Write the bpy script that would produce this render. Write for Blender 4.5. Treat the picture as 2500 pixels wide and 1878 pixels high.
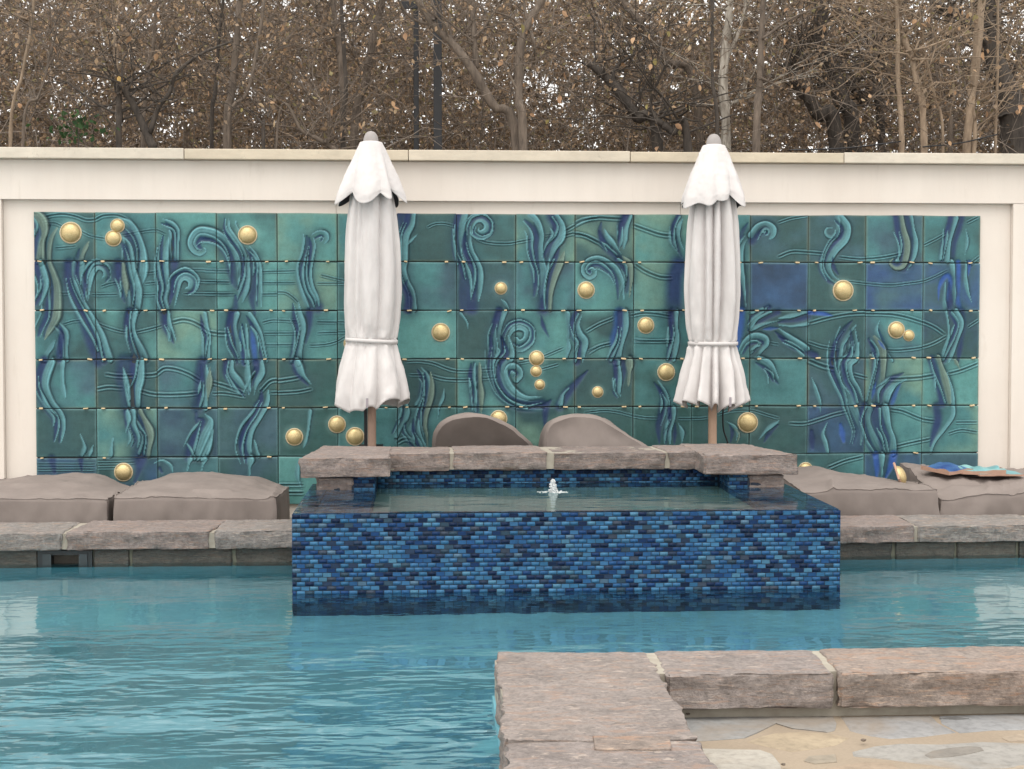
import bpy, bmesh, math
import numpy as np
from mathutils import Vector, Matrix
for o in list(bpy.data.objects): bpy.data.objects.remove(o)
sc = bpy.context.scene
rad = math.radians
# ------------------------------------------------------------------ camera
W, H, FPX = 2500, 1878, 3617.0
YAW, PITCH, SHY = math.atan(210/3617), math.atan(.035), -43/2500
CAMZ = 1.62
cd = bpy.data.cameras.new('camera'); cam = bpy.data.objects.new('camera', cd)
sc.collection.objects.link(cam); sc.camera = cam
cd.sensor_fit = 'HORIZONTAL'; cd.sensor_width = 36; cd.lens = 36*FPX/W; cd.shift_y = SHY
cd.clip_start = .05; cd.clip_end = 500
cam.location = (0, 0, CAMZ); cam.rotation_euler = (math.pi/2-PITCH, 0, -YAW)
# ------------------------------------------------------------------ sky, sun, exposure
SUN_EL, SUN_AZ = 64, 205      # azimuth clockwise from +Y (seen from above)
wd = bpy.data.worlds.new('World'); sc.world = wd; wd.use_nodes = True
nt = wd.node_tree; nt.nodes.clear()
sky = nt.nodes.new('ShaderNodeTexSky'); sky.sky_type = 'NISHITA'; sky.sun_disc = False
sky.sun_elevation = rad(SUN_EL); sky.sun_rotation = rad(SUN_AZ)
sky.air_density = 1.0; sky.dust_density = 6.0; sky.ozone_density = 1.0
hs = nt.nodes.new('ShaderNodeHueSaturation'); hs.inputs['Saturation'].default_value = .16
warm = nt.nodes.new('ShaderNodeMix'); warm.data_type = 'RGBA'; warm.blend_type = 'MULTIPLY'
warm.inputs['Factor'].default_value = 1; warm.inputs['B'].default_value = (1, .962, .915, 1)
veil = nt.nodes.new('ShaderNodeMix'); veil.data_type = 'RGBA'; veil.inputs['Factor'].default_value = .8     # even overcast veil over the clear sky
veil.inputs['B'].default_value = (6.3, 6.2, 6.05, 1)
bg = nt.nodes.new('ShaderNodeBackground'); bg.inputs['Strength'].default_value = .15
wo = nt.nodes.new('ShaderNodeOutputWorld')
nt.links.new(sky.outputs[0], hs.inputs['Color']); nt.links.new(hs.outputs[0], warm.inputs['A'])
nt.links.new(warm.outputs['Result'], veil.inputs['A']); nt.links.new(veil.outputs['Result'], bg.inputs['Color']); nt.links.new(bg.outputs[0], wo.inputs[0])
sl = bpy.data.lights.new('sun', 'SUN'); sl.energy = .65; sl.angle = rad(45); sl.color = (1, .96, .9)
so = bpy.data.objects.new('sun', sl); sc.collection.objects.link(so)
_a, _e = rad(SUN_AZ), rad(SUN_EL)
sd = Vector((math.sin(_a)*math.cos(_e), math.cos(_a)*math.cos(_e), math.sin(_e)))
so.rotation_euler = (-sd).to_track_quat('-Z', 'Y').to_euler(); so.location = (0, 0, 20)
sc.view_settings.view_transform = 'Standard'; sc.view_settings.look = 'None'
sc.view_settings.exposure = 1.0; sc.view_settings.gamma = 1
cy = sc.cycles
cy.use_denoising = True; cy.max_bounces = 10; cy.diffuse_bounces = 4; cy.glossy_bounces = 4
cy.transmission_bounces = 8; cy.transparent_max_bounces = 8; cy.sample_clamp_indirect = 8
# ------------------------------------------------------------------ helpers: projection of the survey points, noise, meshes
_rx, _rz = math.pi/2-PITCH, -YAW
MR = np.array([[math.cos(_rz), -math.sin(_rz), 0], [math.sin(_rz), math.cos(_rz), 0], [0, 0, 1]]) @ \
     np.array([[1, 0, 0], [0, math.cos(_rx), -math.sin(_rx)], [0, math.sin(_rx), math.cos(_rx)]])
def P(x, y, Y=None, Z=None):
    """survey point: the spot on a vertical plane Y or a level plane Z"""
    d = MR @ np.array([(x-1250)/FPX, (-(y-939)+SHY*W)/FPX, -1])
    t = Y/d[1] if Y is not None else (Z-CAMZ)/d[2]
    return Vector((0, 0, CAMZ)) + Vector(d)*t
K = 2500/2212
rng = np.random.default_rng(7)
def _h(ix, iy, iz, s):
    n = (ix*374761393 + iy*668265263 + iz*2147483647 + s*1274126177) & 0xffffffff
    n = ((n ^ (n >> 13))*1274126177) & 0xffffffff
    n = ((n ^ (n >> 16))*2246822519) & 0xffffffff
    return ((n ^ (n >> 15)) & 0xffff)/32767.5-1
def vn(p, s=0):
    """value noise, p (N,3) -> (N,) in -1..1"""
    p = np.asarray(p, float); i = np.floor(p).astype(np.int64); f = p-i; f = f*f*(3-2*f)
    r = 0
    for dx in (0, 1):
        for dy in (0, 1):
            for dz in (0, 1):
                w = (f[:, 0] if dx else 1-f[:, 0])*(f[:, 1] if dy else 1-f[:, 1])*(f[:, 2] if dz else 1-f[:, 2])
                r = r+w*_h(i[:, 0]+dx, i[:, 1]+dy, i[:, 2]+dz, s)
    return r
def fbm(p, s=0, o=3):
    p = np.asarray(p, float); r = 0; a = 1
    for k in range(o): r = r+a*vn(p*2**k+k*17.3, s+k); a *= .5
    return r
COL = sc.collection
def link(o, parent=None):
    COL.objects.link(o)
    if parent is not None: o.parent = parent
    return o
def mesh(name, v, f, mat=None, smooth=False):
    m = bpy.data.meshes.new(name)
    v = np.asarray(v, np.float32)
    if isinstance(f, np.ndarray):
        k = f.shape[1]
        m.vertices.add(len(v)); m.vertices.foreach_set('co', v.ravel())
        m.loops.add(f.size); m.loops.foreach_set('vertex_index', f.ravel().astype(np.int32))
        m.polygons.add(len(f)); m.polygons.foreach_set('loop_start', np.arange(0, f.size, k, dtype=np.int32))
        m.update(calc_edges=True)
    else:
        m.from_pydata(v.tolist(), [], f); m.update()
    if smooth: m.polygons.foreach_set('use_smooth', np.ones(len(m.polygons), bool))
    if mat: m.materials.append(mat)
    return m
def obj(name, m, parent=None, loc=None):
    o = bpy.data.objects.new(name, m); link(o, parent)
    if loc is not None: o.location = loc
    return o
def tag(o, label=None, cat=None, group=None, kind=None):
    for k, v in (('label', label), ('category', cat), ('group', group), ('kind', kind)):
        if v: o[k] = v
    return o
def thing(name, label, cat, loc=(0, 0, 0), group=None):
    o = bpy.data.objects.new(name, None); link(o); o.location = loc; o.empty_display_size = .1
    return tag(o, label, cat, group)
def setcol(m, name, c):
    a = m.color_attributes.new(name, 'FLOAT_COLOR', 'POINT')
    c = np.asarray(c, np.float32)
    if c.shape[1] == 3: c = np.hstack([c, np.ones((len(c), 1), np.float32)])
    a.data.foreach_set('color', c.ravel())
def lin(r, g, b):
    f = lambda c: ((c/255+.055)/1.055)**2.4 if c > 10 else c/255/12.92
    return (f(r), f(g), f(b))
def boxes(bs):
    """list of (x0,x1,y0,y1,z0,z1) -> v,f"""
    v, f = [], []
    for x0, x1, y0, y1, z0, z1 in bs:
        n = len(v)
        v += [(x0, y0, z0), (x1, y0, z0), (x1, y1, z0), (x0, y1, z0), (x0, y0, z1), (x1, y0, z1), (x1, y1, z1), (x0, y1, z1)]
        f += [[n+i for i in q] for q in ((3, 2, 1, 0), (4, 5, 6, 7), (0, 1, 5, 4), (1, 2, 6, 5), (2, 3, 7, 6), (3, 0, 4, 7))]
    return v, f
def bevel(m, w, seg=2):
    b = bmesh.new(); b.from_mesh(m)
    bmesh.ops.bevel(b, geom=b.edges[:], offset=w, segments=seg, affect='EDGES', profile=.6)
    b.to_mesh(m); b.free(); return m
def bbox_obj(name, box, mat, parent=None, bev=0):
    m = mesh(name, *boxes([box]), mat)
    if bev: bevel(m, bev)
    return obj(name, m, parent)
def grid_faces(nu, nv, wrap_u=False):
    i, j = np.meshgrid(np.arange(nu if wrap_u else nu-1), np.arange(nv-1), indexing='ij')
    i = i.ravel(); j = j.ravel(); k = (i+1) % nu
    return np.stack([i*nv+j, k*nv+j, k*nv+j+1, i*nv+j+1], 1)
def tube(pts, radii, sides=8, cap=True):
    """swept tube through pts -> v (list), f (list)"""
    pts = np.asarray(pts, float); n = len(pts); T = np.gradient(pts, axis=0); T /= np.linalg.norm(T, axis=1)[:, None]+1e-9
    up = np.array([.13, .97, .21]); a = np.cross(T, up); a /= np.linalg.norm(a, axis=1)[:, None]+1e-9; b = np.cross(T, a)
    th = np.arange(sides)*2*math.pi/sides
    r = np.asarray(radii, float)[:, None, None]
    v = pts[:, None]+r*(np.cos(th)[None, :, None]*a[:, None]+np.sin(th)[None, :, None]*b[:, None])
    v = v.reshape(-1, 3); f = []
    for i in range(n-1):
        for k in range(sides):
            f.append([i*sides+k, i*sides+(k+1) % sides, (i+1)*sides+(k+1) % sides, (i+1)*sides+k])
    if cap: f += [list(range(sides))[::-1], [(n-1)*sides+k for k in range(sides)]]
    return v, f
class MB:
    def __init__(s): s.v = []; s.f = []; s.n = 0
    def add(s, v, f):
        s.v.append(np.asarray(v, float)); s.f += [[i+s.n for i in q] for q in f]; s.n += len(v)
    def mesh(s, name, mat, smooth=False): return mesh(name, np.vstack(s.v), s.f, mat, smooth)
def smooth_path(p, n):
    """Catmull-Rom resample"""
    p = np.asarray(p, float)
    if len(p) == 2: return p[0]+(p[1]-p[0])*np.linspace(0, 1, n)[:, None]
    q = np.vstack([2*p[0]-p[1], p, 2*p[-1]-p[-2]]); out = []
    for t in np.linspace(0, len(p)-1-1e-6, n):
        i = int(t); u = t-i; a, b, c, d = q[i:i+4]
        out.append(.5*((2*b)+(c-a)*u+(2*a-5*b+4*c-d)*u*u+(3*b-a-3*c+d)*u**3))
    return np.array(out)
# ------------------------------------------------------------------ materials
class Mat:
    def __init__(s, name, rough=.6, **kw):
        s.m = bpy.data.materials.new(name); s.m.use_nodes = True; s.t = s.m.node_tree; s.b = s.t.nodes['Principled BSDF']
        s.b.inputs['Roughness'].default_value = rough
        for k, v in kw.items(): s.b.inputs[k.replace('_', ' ')].default_value = v
    def n(s, typ, **kw):
        nd = s.t.nodes.new('ShaderNode'+typ)
        for k, v in kw.items():
            if hasattr(nd, k): setattr(nd, k, v)
            else: nd.inputs[k].default_value = v
        return nd
    def l(s, a, b): s.t.links.new(a, b)
    def coord(s, scale=(1, 1, 1), kind='Object'):
        c = s.n('TexCoord'); m = s.n('Mapping'); m.inputs['Scale'].default_value = scale
        s.l(c.outputs[kind], m.inputs[0]); return m.outputs[0]
    def noise(s, co, scale, detail=4, rough=.6, dist=0):
        n = s.n('TexNoise'); n.inputs['Scale'].default_value = scale; n.inputs['Detail'].default_value = detail
        n.inputs['Roughness'].default_value = rough; n.inputs['Distortion'].default_value = dist
        s.l(co, n.inputs['Vector']); return n.outputs['Fac']
    def ramp(s, fac, stops):
        r = s.n('ValToRGB'); e = r.color_ramp.elements
        while len(e) < len(stops): e.new(.5)
        for q, (p, c) in zip(e, stops):
            q.position = p; q.color = (*(c if hasattr(c, '__len__') else (c, c, c)), 1)
        s.l(fac, r.inputs[0]); return r.outputs[0]
    def mix(s, a, b, fac=.5, mode='MIX'):
        x = s.n('Mix', data_type='RGBA', blend_type=mode)
        for v, k in ((fac, 'Factor'), (a, 'A'), (b, 'B')):
            if isinstance(v, (int, float)): x.inputs[k].default_value = v
            elif isinstance(v, tuple): x.inputs[k].default_value = (*v, 1)
            else: s.l(v, x.inputs[k])
        return x.outputs['Result']
    def bump(s, h, strength=.4, dist=.01, prev=None):
        b = s.n('Bump'); b.inputs['Strength'].default_value = strength; b.inputs['Distance'].default_value = dist
        s.l(h, b.inputs['Height'])
        if prev is not None: s.l(prev, b.inputs['Normal'])
        return b.outputs[0]
    def base(s, c):
        if isinstance(c, tuple): s.b.inputs['Base Color'].default_value = (*c, 1)
        else: s.l(c, s.b.inputs['Base Color'])
        return s
    def nrm(s, b): s.l(b, s.b.inputs['Normal']); return s
    def rough(s, r): s.l(r, s.b.inputs['Roughness']); return s
def attr_col(M, name):
    a = M.n('Attribute'); a.attribute_name = name; return a.outputs['Color']

def plaster_mat():
    M = Mat('plaster', .85); c = M.coord()
    a = M.noise(c, 1.1, 5); b = M.noise(M.coord((3, 3, .35)), 2.2, 5, .65); d = M.noise(c, 60, 3)
    col = M.ramp(a, [(.25, (.66, .59, .525)), (.6, (.71, .645, .58)), (.85, (.73, .67, .61))])
    col = M.mix(col, M.ramp(b, [(.35, .90), (.6, 1.0)]), .35, 'MULTIPLY')
    k = M.noise(M.coord((5, 5, .7)), 1.9, 6, .7, .5); col = M.mix(col, (.42, .36, .29), M.ramp(k, [(.60, 0.), (.80, .32)])); col = M.mix(col, (.30, .25, .20), M.ramp(M.noise(c, 13, 5, .75), [(.71, 0.), (.76, .4)]))
    M.base(col).nrm(M.bump(d, .12, .004)); return M.m
def capstone_mat():
    M = Mat('limestone cap', .8); c = M.coord(); oi = M.n('ObjectInfo')
    tint = M.ramp(oi.outputs['Random'], [(0, (.60, .53, .42)), (.5, (.56, .47, .34)), (1, (.63, .57, .48))])
    n = M.noise(c, 2.5, 6, .65); s = M.noise(M.coord((4, 4, 14)), 2, 5, .7)
    col = M.mix(tint, M.ramp(n, [(.3, .7), (.62, 1.02)]), .6, 'MULTIPLY')
    col = M.mix(col, M.ramp(s, [(.3, .8), (.6, 1.)]), .5, 'MULTIPLY')
    col = M.mix(col, (.22, .19, .15), M.ramp(M.noise(c, 12, 6, .75, .6), [(.60, 0.), (.72, .55)]))
    M.base(col).nrm(M.bump(M.noise(c, 40, 4), .2, .004)); return M.m
def stone_mat(name, pal, dark=(.12, .105, .09), bumpd=.012, wet=False):
    """layered quarry stone"""
    M = Mat(name, .35 if wet else .82); c = M.coord(); lay = M.coord((1.2, 1.2, 7)); oi = M.n('ObjectInfo')
    off = M.n('VectorMath', operation='ADD'); M.l(c, off.inputs[0])
    sc_ = M.n('VectorMath', operation='SCALE'); sc_.inputs[0].default_value = (13, 7, 5); M.l(oi.outputs['Random'], sc_.inputs['Scale']); M.l(sc_.outputs[0], off.inputs[1])
    co = off.outputs[0]
    tint = M.ramp(oi.outputs['Random'], [(i/(len(pal)-1), p) for i, p in enumerate(pal)])
    big = M.noise(co, 2.3, 5, .6, .4); fine = M.noise(co, 22, 6, .72); st = M.noise(lay, 3.2, 6, .7, .6); sp = M.noise(co, 11, 5, .7, .5)
    col = M.mix(tint, M.ramp(big, [(.3, pal[0]), (.5, pal[1]), (.7, pal[-1])]), .45)
    col = M.mix(col, M.ramp(st, [(.34, .6), (.5, .98), (.66, 1.15)]), .6, 'MULTIPLY')
    col = M.mix(col, M.ramp(fine, [(.36, .62), (.52, 1.0), (.66, 1.2)]), .6, 'MULTIPLY')
    col = M.mix(col, M.ramp(M.noise(co, 55, 4, .7), [(.36, .6), (.52, 1.0), (.66, 1.2)]), .6, 'MULTIPLY')
    fk = M.noise(M.coord((1.0, 3.2, 9)), 9, 4, .65, .4); fk2 = M.noise(M.coord((1.1, 3.4, 9)), 11.5, 4, .65, .4)
    col = M.mix(col, tuple(min(1, x*f_) for x, f_ in zip(pal[1], (1.12, .93, .80))), M.ramp(fk, [(.54, 0.), (.62, .85)]))
    col = M.mix(col, tuple(min(1, x*f_) for x, f_ in zip(pal[1], (1.55, 1.5, 1.4))), M.ramp(fk2, [(.60, 0.), (.64, .85)]))
    col = M.mix(col, tuple(min(1, x*f_) for x, f_ in zip(pal[1], (1.4, 1.35, 1.2))), M.ramp(sp, [(.66, 0.), (.72, .5)]))
    col = M.mix(col, dark, M.ramp(M.noise(M.coord((1.0, 2.6, 6)), 14, 4, .7, .8), [(.62, 0.), (.68, .75)]))
    b = M.bump(st, .7, bumpd*1.4); b = M.bump(fine, .8, .012, b); b = M.bump(M.noise(co, 60, 4, .7), .6, .005, b)
    M.base(col).nrm(b); return M.m
def flag_mat():
    M = Mat('flagstone', .75); c = M.coord(); oi = M.n('ObjectInfo')
    a = M.noise(c, 3, 6, .65, .3); f = M.noise(c, 26, 5, .7)
    col = M.mix(oi.outputs['Color'], M.ramp(a, [(.3, .72), (.5, .97), (.7, 1.12)]), .75, 'MULTIPLY')
    col = M.mix(col, M.ramp(f, [(.34, .72), (.52, 1.), (.7, 1.1)]), .8, 'MULTIPLY')
    col = M.mix(col, (.24, .185, .13), M.ramp(M.noise(c, 2.2, 6, .65, .9), [(.48, 0.), (.66, .6)]))
    M.base(col).nrm(M.bump(f, .35, .004, M.bump(a, .4, .01))); return M.m
def sand_mat():
    M = Mat('sand mortar', .9); c = M.coord()
    a = M.noise(c, 2.5, 5); f = M.noise(c, 90, 3)
    M.base(M.mix(M.ramp(a, [(.3, (.26, .207, .15)), (.7, (.315, .255, .188))]), M.ramp(f, [(.3, .85), (.7, 1.05)]), .7, 'MULTIPLY')).nrm(M.bump(f, .3, .003)); return M.m
def mortar_mat():
    M = Mat('pale mortar', .9); c = M.coord(); a = M.noise(c, 14, 5)
    M.base(M.ramp(a, [(.3, (.27, .24, .195)), (.7, (.37, .34, .28))])).nrm(M.bump(a, .5, .006)); return M.m
def canvas_mat(name, c0, c1, dirt=.35):
    M = Mat(name, .88, Specular_IOR_Level=.2); c = M.coord(); n = M.noise(c, 4, 5, .6); w = M.noise(M.coord((1, 1, .3)), 9, 4, .7); f = M.noise(c, 260, 2)
    col = M.mix(M.ramp(n, [(.3, c0), (.7, c1)]), M.ramp(w, [(.3, .86), (.6, 1.)]), dirt, 'MULTIPLY')
    M.base(col).nrm(M.bump(f, .1, .002, M.bump(n, .25, .006))); return M.m
def glaze_mat():
    M = Mat('glazed ceramic', .45, Specular_IOR_Level=.3); c = M.coord(); col = attr_col(M, 'glaze')
    f = M.noise(c, 120, 4, .7); n = M.noise(c, 22, 4, .65)
    col = M.mix(col, M.ramp(f, [(.3, .78), (.55, 1.), (.8, 1.18)]), .6, 'MULTIPLY')
    col = M.mix(col, M.ramp(n, [(.3, .70), (.6, .97)]), .7, 'MULTIPLY')
    M.base(col).rough(M.ramp(n, [(.3, .36), (.7, .58)])).nrm(M.bump(f, .12, .002)); return M.m
def gold_mat():
    M = Mat('gold lustre', .44, Metallic=.6); c = M.coord(); n = M.noise(c, 45, 4); g = M.noise(c, 9, 3)
    M.base(M.mix(M.ramp(g, [(.3, (.50, .38, .18)), (.7, (.66, .53, .29))]), M.ramp(n, [(.3, .8), (.6, 1.05)]), .5, 'MULTIPLY')).nrm(M.bump(n, .25, .004)); return M.m
def plain(name, c, rough=.6, **kw):
    M = Mat(name, rough, **kw); n = M.noise(M.coord(), 14, 4)
    M.base(M.mix(c, M.ramp(n, [(.3, .82), (.7, 1.1)]), .7, 'MULTIPLY')); return M.m
def mosaic_mat(src):
    M = Mat('glass mosaic '+src, .5, Specular_IOR_Level=.15); c = M.coord(kind='Generated') if src == 'object' else M.coord()
    c2 = M.n('TexCoord'); geo = M.n('NewGeometry'); mp = M.n('Mapping'); M.l(geo.outputs['Position'], mp.inputs[0])
    n = M.noise(mp.outputs[0], 38, 5, .75, 1.0)
    col = M.n('ObjectInfo').outputs['Color'] if src == 'object' else attr_col(M, 'tile')
    col = M.mix(col, M.ramp(n, [(.3, .6), (.5, .95), (.72, 1.3)]), .5, 'MULTIPLY')
    M.base(col); return M.m
def bark_mat(name, a, b):
    M = Mat(name, .9); c = M.coord((6, 6, 1.1)); n = M.noise(c, 5, 6, .7, .5); p = M.noise(M.coord(), 4, 4)
    col = M.mix(M.ramp(n, [(.35, a), (.65, b)]), M.ramp(p, [(.3, .7), (.7, 1.15)]), .7, 'MULTIPLY')
    M.base(col).nrm(M.bump(n, .6, .01)); return M.m
def leaf_mat():
    M = Mat('dry leaf', .7, Specular_IOR_Level=.25); col = attr_col(M, 'leaf'); M.base(col)
    t = M.n('BsdfTranslucent'); M.l(col, t.inputs[0]); mx = M.n('MixShader'); mx.inputs[0].default_value = .35
    out = M.t.nodes['Material Output']; M.l(M.b.outputs[0], mx.inputs[1]); M.l(t.outputs[0], mx.inputs[2]); M.l(mx.outputs[0], out.inputs[0]); return M.m
def water_mat(name, amp, s1, s2, tint, breeze):
    M = Mat(name); t = M.t; t.nodes.remove(M.b)
    g = M.n('BsdfGlass'); g.inputs['IOR'].default_value = 1.45; g.inputs['Roughness'].default_value = 0; g.inputs['Color'].default_value = (*tint, 1)
    c = M.coord((.75, 1.35, 1)); a = M.noise(c, s1, 1, .5, .3); b = M.noise(M.coord((.6, 1.5, 1)), s2, 1.5, .5, .2)
    tc = M.n('TexCoord'); sep = M.n('SeparateXYZ'); M.l(tc.outputs['Object'], sep.inputs[0])
    brz = M.n('MapRange'); brz.interpolation_type = 'SMOOTHSTEP'; M.l(sep.outputs['Y'], brz.inputs['Value'])
    for k_, v_ in zip(('From Min', 'From Max', 'To Min', 'To Max'), breeze): brz.inputs[k_].default_value = v_
    pn = M.ramp(M.noise(M.coord(), .8, 2), [(.35, .25), (.65, 1.)]); pm = M.n('Math', operation='MULTIPLY'); M.l(pn, pm.inputs[0]); M.l(brz.outputs[0], pm.inputs[1]); patch = pm.outputs[0]
    ad0 = M.n('Math', operation='MULTIPLY_ADD'); M.l(b, ad0.inputs[0]); ad0.inputs[1].default_value = .5; M.l(a, ad0.inputs[2])
    ad = M.n('Math', operation='MULTIPLY_ADD'); M.l(M.noise(M.coord((.8, 1.3, 1)), s1*.3, 1, .5, .4), ad.inputs[0]); ad.inputs[1].default_value = 1.6; M.l(ad0.outputs[0], ad.inputs[2])
    h = M.n('Math', operation='MULTIPLY'); M.l(ad.outputs[0], h.inputs[0]); M.l(patch, h.inputs[1])
    M.l(M.bump(h.outputs[0], 1.0, amp), g.inputs['Normal'])
    M.l(g.outputs[0], t.nodes['Material Output'].inputs[0]); return M.m
def pool_plaster_mat():
    M = Mat('pool plaster', .8); c = M.coord(); n = M.noise(c, 1.2, 5, .6); f = M.noise(c, 12, 4, .7)
    M.base(M.mix(M.ramp(n, [(.3, (.115, .325, .395)), (.7, (.165, .415, .49))]), M.ramp(f, [(.3, .8), (.7, 1.1)]), .6, 'MULTIPLY')); return M.m
M_plaster = plaster_mat(); M_cap = capstone_mat()
M_stone = stone_mat('grey brown stone', [(.18, .148, .137), (.222, .185, .169), (.252, .212, .195), (.222, .178, .16)])
M_pink = stone_mat('pinkish stone', [(.208, .174, .16), (.232, .2, .184), (.248, .21, .186)])
M_rust = stone_mat('rust tinted stone', [(.25, .178, .142), (.262, .203, .166), (.236, .202, .18)])
M_left = stone_mat('pale grey stone', [(.19, .176, .164), (.235, .215, .2), (.215, .163, .147)])
M_dark = stone_mat('damp waterline stone', [(.045, .042, .036), (.075, .068, .056), (.11, .10, .08)], (.02, .02, .018), .008, True)
M_mortard = plain('damp mortar', (.20, .19, .14), .8)
M_flag = flag_mat(); M_sand = sand_mat(); M_mortar = mortar_mat()
M_umb = canvas_mat('off white canvas', (.57, .54, .53), (.64, .61, .595), .6)
M_under = plain('dark underside cloth', (.06, .06, .065), .9)
M_cover = canvas_mat('taupe cover cloth', (.208, .176, .16), (.25, .213, .194), .4)
M_glaze = glaze_mat(); M_gold = gold_mat(); M_rim = plain('pale gold rim', (.56, .46, .30), .55)
M_clip = plain('brass clip', (.62, .47, .28), .5); M_grout = plain('dark backing', (.035, .045, .05), .9)
M_bisque = plain('bare clay', (.42, .26, .19), .85)
M_mo = mosaic_mat('object'); M_ma = mosaic_mat('attribute'); M_mgrout = plain('mosaic grout', (.012, .022, .04), .7)
M_wood = plain('pinkish pole', (.36, .235, .175), .6); M_finial = plain('grey finial', (.30, .275, .265), .6)
M_black = plain('black metal', (.012, .012, .014), .45); M_bplast = plain('black plastic', (.018, .02, .022), .4)
M_barkd = bark_mat('dark bark', (.030, .025, .021), (.085, .069, .056)); M_barkb = bark_mat('brown bark', (.085, .066, .052), (.185, .145, .112))
M_barkt = bark_mat('tan bark', (.18, .13, .09), (.33, .25, .175)); M_barkp = bark_mat('pale patchy bark', (.16, .13, .10), (.46, .42, .36))
M_twig = bark_mat('twig bark', (.09, .072, .058), (.25, .20, .16)); M_leaf = leaf_mat()
M_cut = plain('cut wood', (.55, .36, .12), .8)
M_water = water_mat('pool water', .075, 6.5, 12, (.93, .98, .98), (5.0, 7.9, 3.4, .06)); M_spaw = water_mat('spa water', .006, 5, 12, (.95, .98, .97), (8, 10, 1, 1))
M_pool = pool_plaster_mat(); M_basin = plain('basin plaster', (.12, .24, .25), .8); M_foam = plain('foam', (.86, .89, .90), .15, Transmission_Weight=.45, IOR=1.2)
M_deck = flag_mat(); M_earth = plain('leaf litter', (.10, .075, .05), .95)
# ------------------------------------------------------------------ levels and planes
Z_COP, Z_DECK, Y_POOL, Y_WALL = .212, .05, 9.75, 11.60
SX0, SX1, SY0, Z_SPA = -.776, 2.445, 8.60, .467
# ------------------------------------------------------------------ ground, deck, pool
gm = mesh('ground', [(-60, 11.9, .02), (60, 11.9, .02), (60, 160, .02), (-60, 160, .02)], [[0, 1, 2, 3]], M_earth)
tag(obj('ground', gm), kind='structure')
dk = obj('deck', mesh('deck', *boxes([(-14, 16, 9.95, 12.0, -.3, Z_DECK)]), M_deck)); dk.color = (.38, .35, .30, 1); tag(dk, kind='structure')
pv = obj('paving', mesh('paving', *boxes([(.62, 16, -6, 5.84, -.4, .030), (-14, .62, -6, 2.5, -.4, .030)]), M_sand)); tag(pv, kind='structure')
PX0, PX1, PY0, ZF = -9, 11, 2.5, -.68
pv_, pf_ = [], []
def quad(a, b, c, d): n = len(pv_); pv_.extend([a, b, c, d]); pf_.append([n, n+1, n+2, n+3])
quad((PX0, PY0, ZF), (PX1, PY0, ZF), (PX1, Y_POOL+.03, ZF), (PX0, Y_POOL+.03, ZF))
quad((PX0, Y_POOL+.03, ZF), (PX1, Y_POOL+.03, ZF), (PX1, Y_POOL+.03, -.15), (PX0, Y_POOL+.03, -.15))
quad((PX0, PY0, ZF), (PX0, Y_POOL+.03, ZF), (PX0, Y_POOL+.03, .09), (PX0, PY0, .09))
quad((PX1, Y_POOL+.03, ZF), (PX1, PY0, ZF), (PX1, PY0, .09), (PX1, Y_POOL+.03, .09))
quad((PX1, PY0, ZF), (PX0, PY0, ZF), (PX0, PY0, .029), (PX1, PY0, .029))
basin = obj('pool', mesh('pool', pv_, pf_, M_pool)); tag(basin, kind='structure')
w = obj('pool_water', mesh('pool_water', [(PX0, PY0, 0), (PX1, PY0, 0), (PX1, Y_POOL+.02, 0), (PX0, Y_POOL+.02, 0)], [[0, 1, 2, 3]], M_water)); tag(w, kind='structure')
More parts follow.
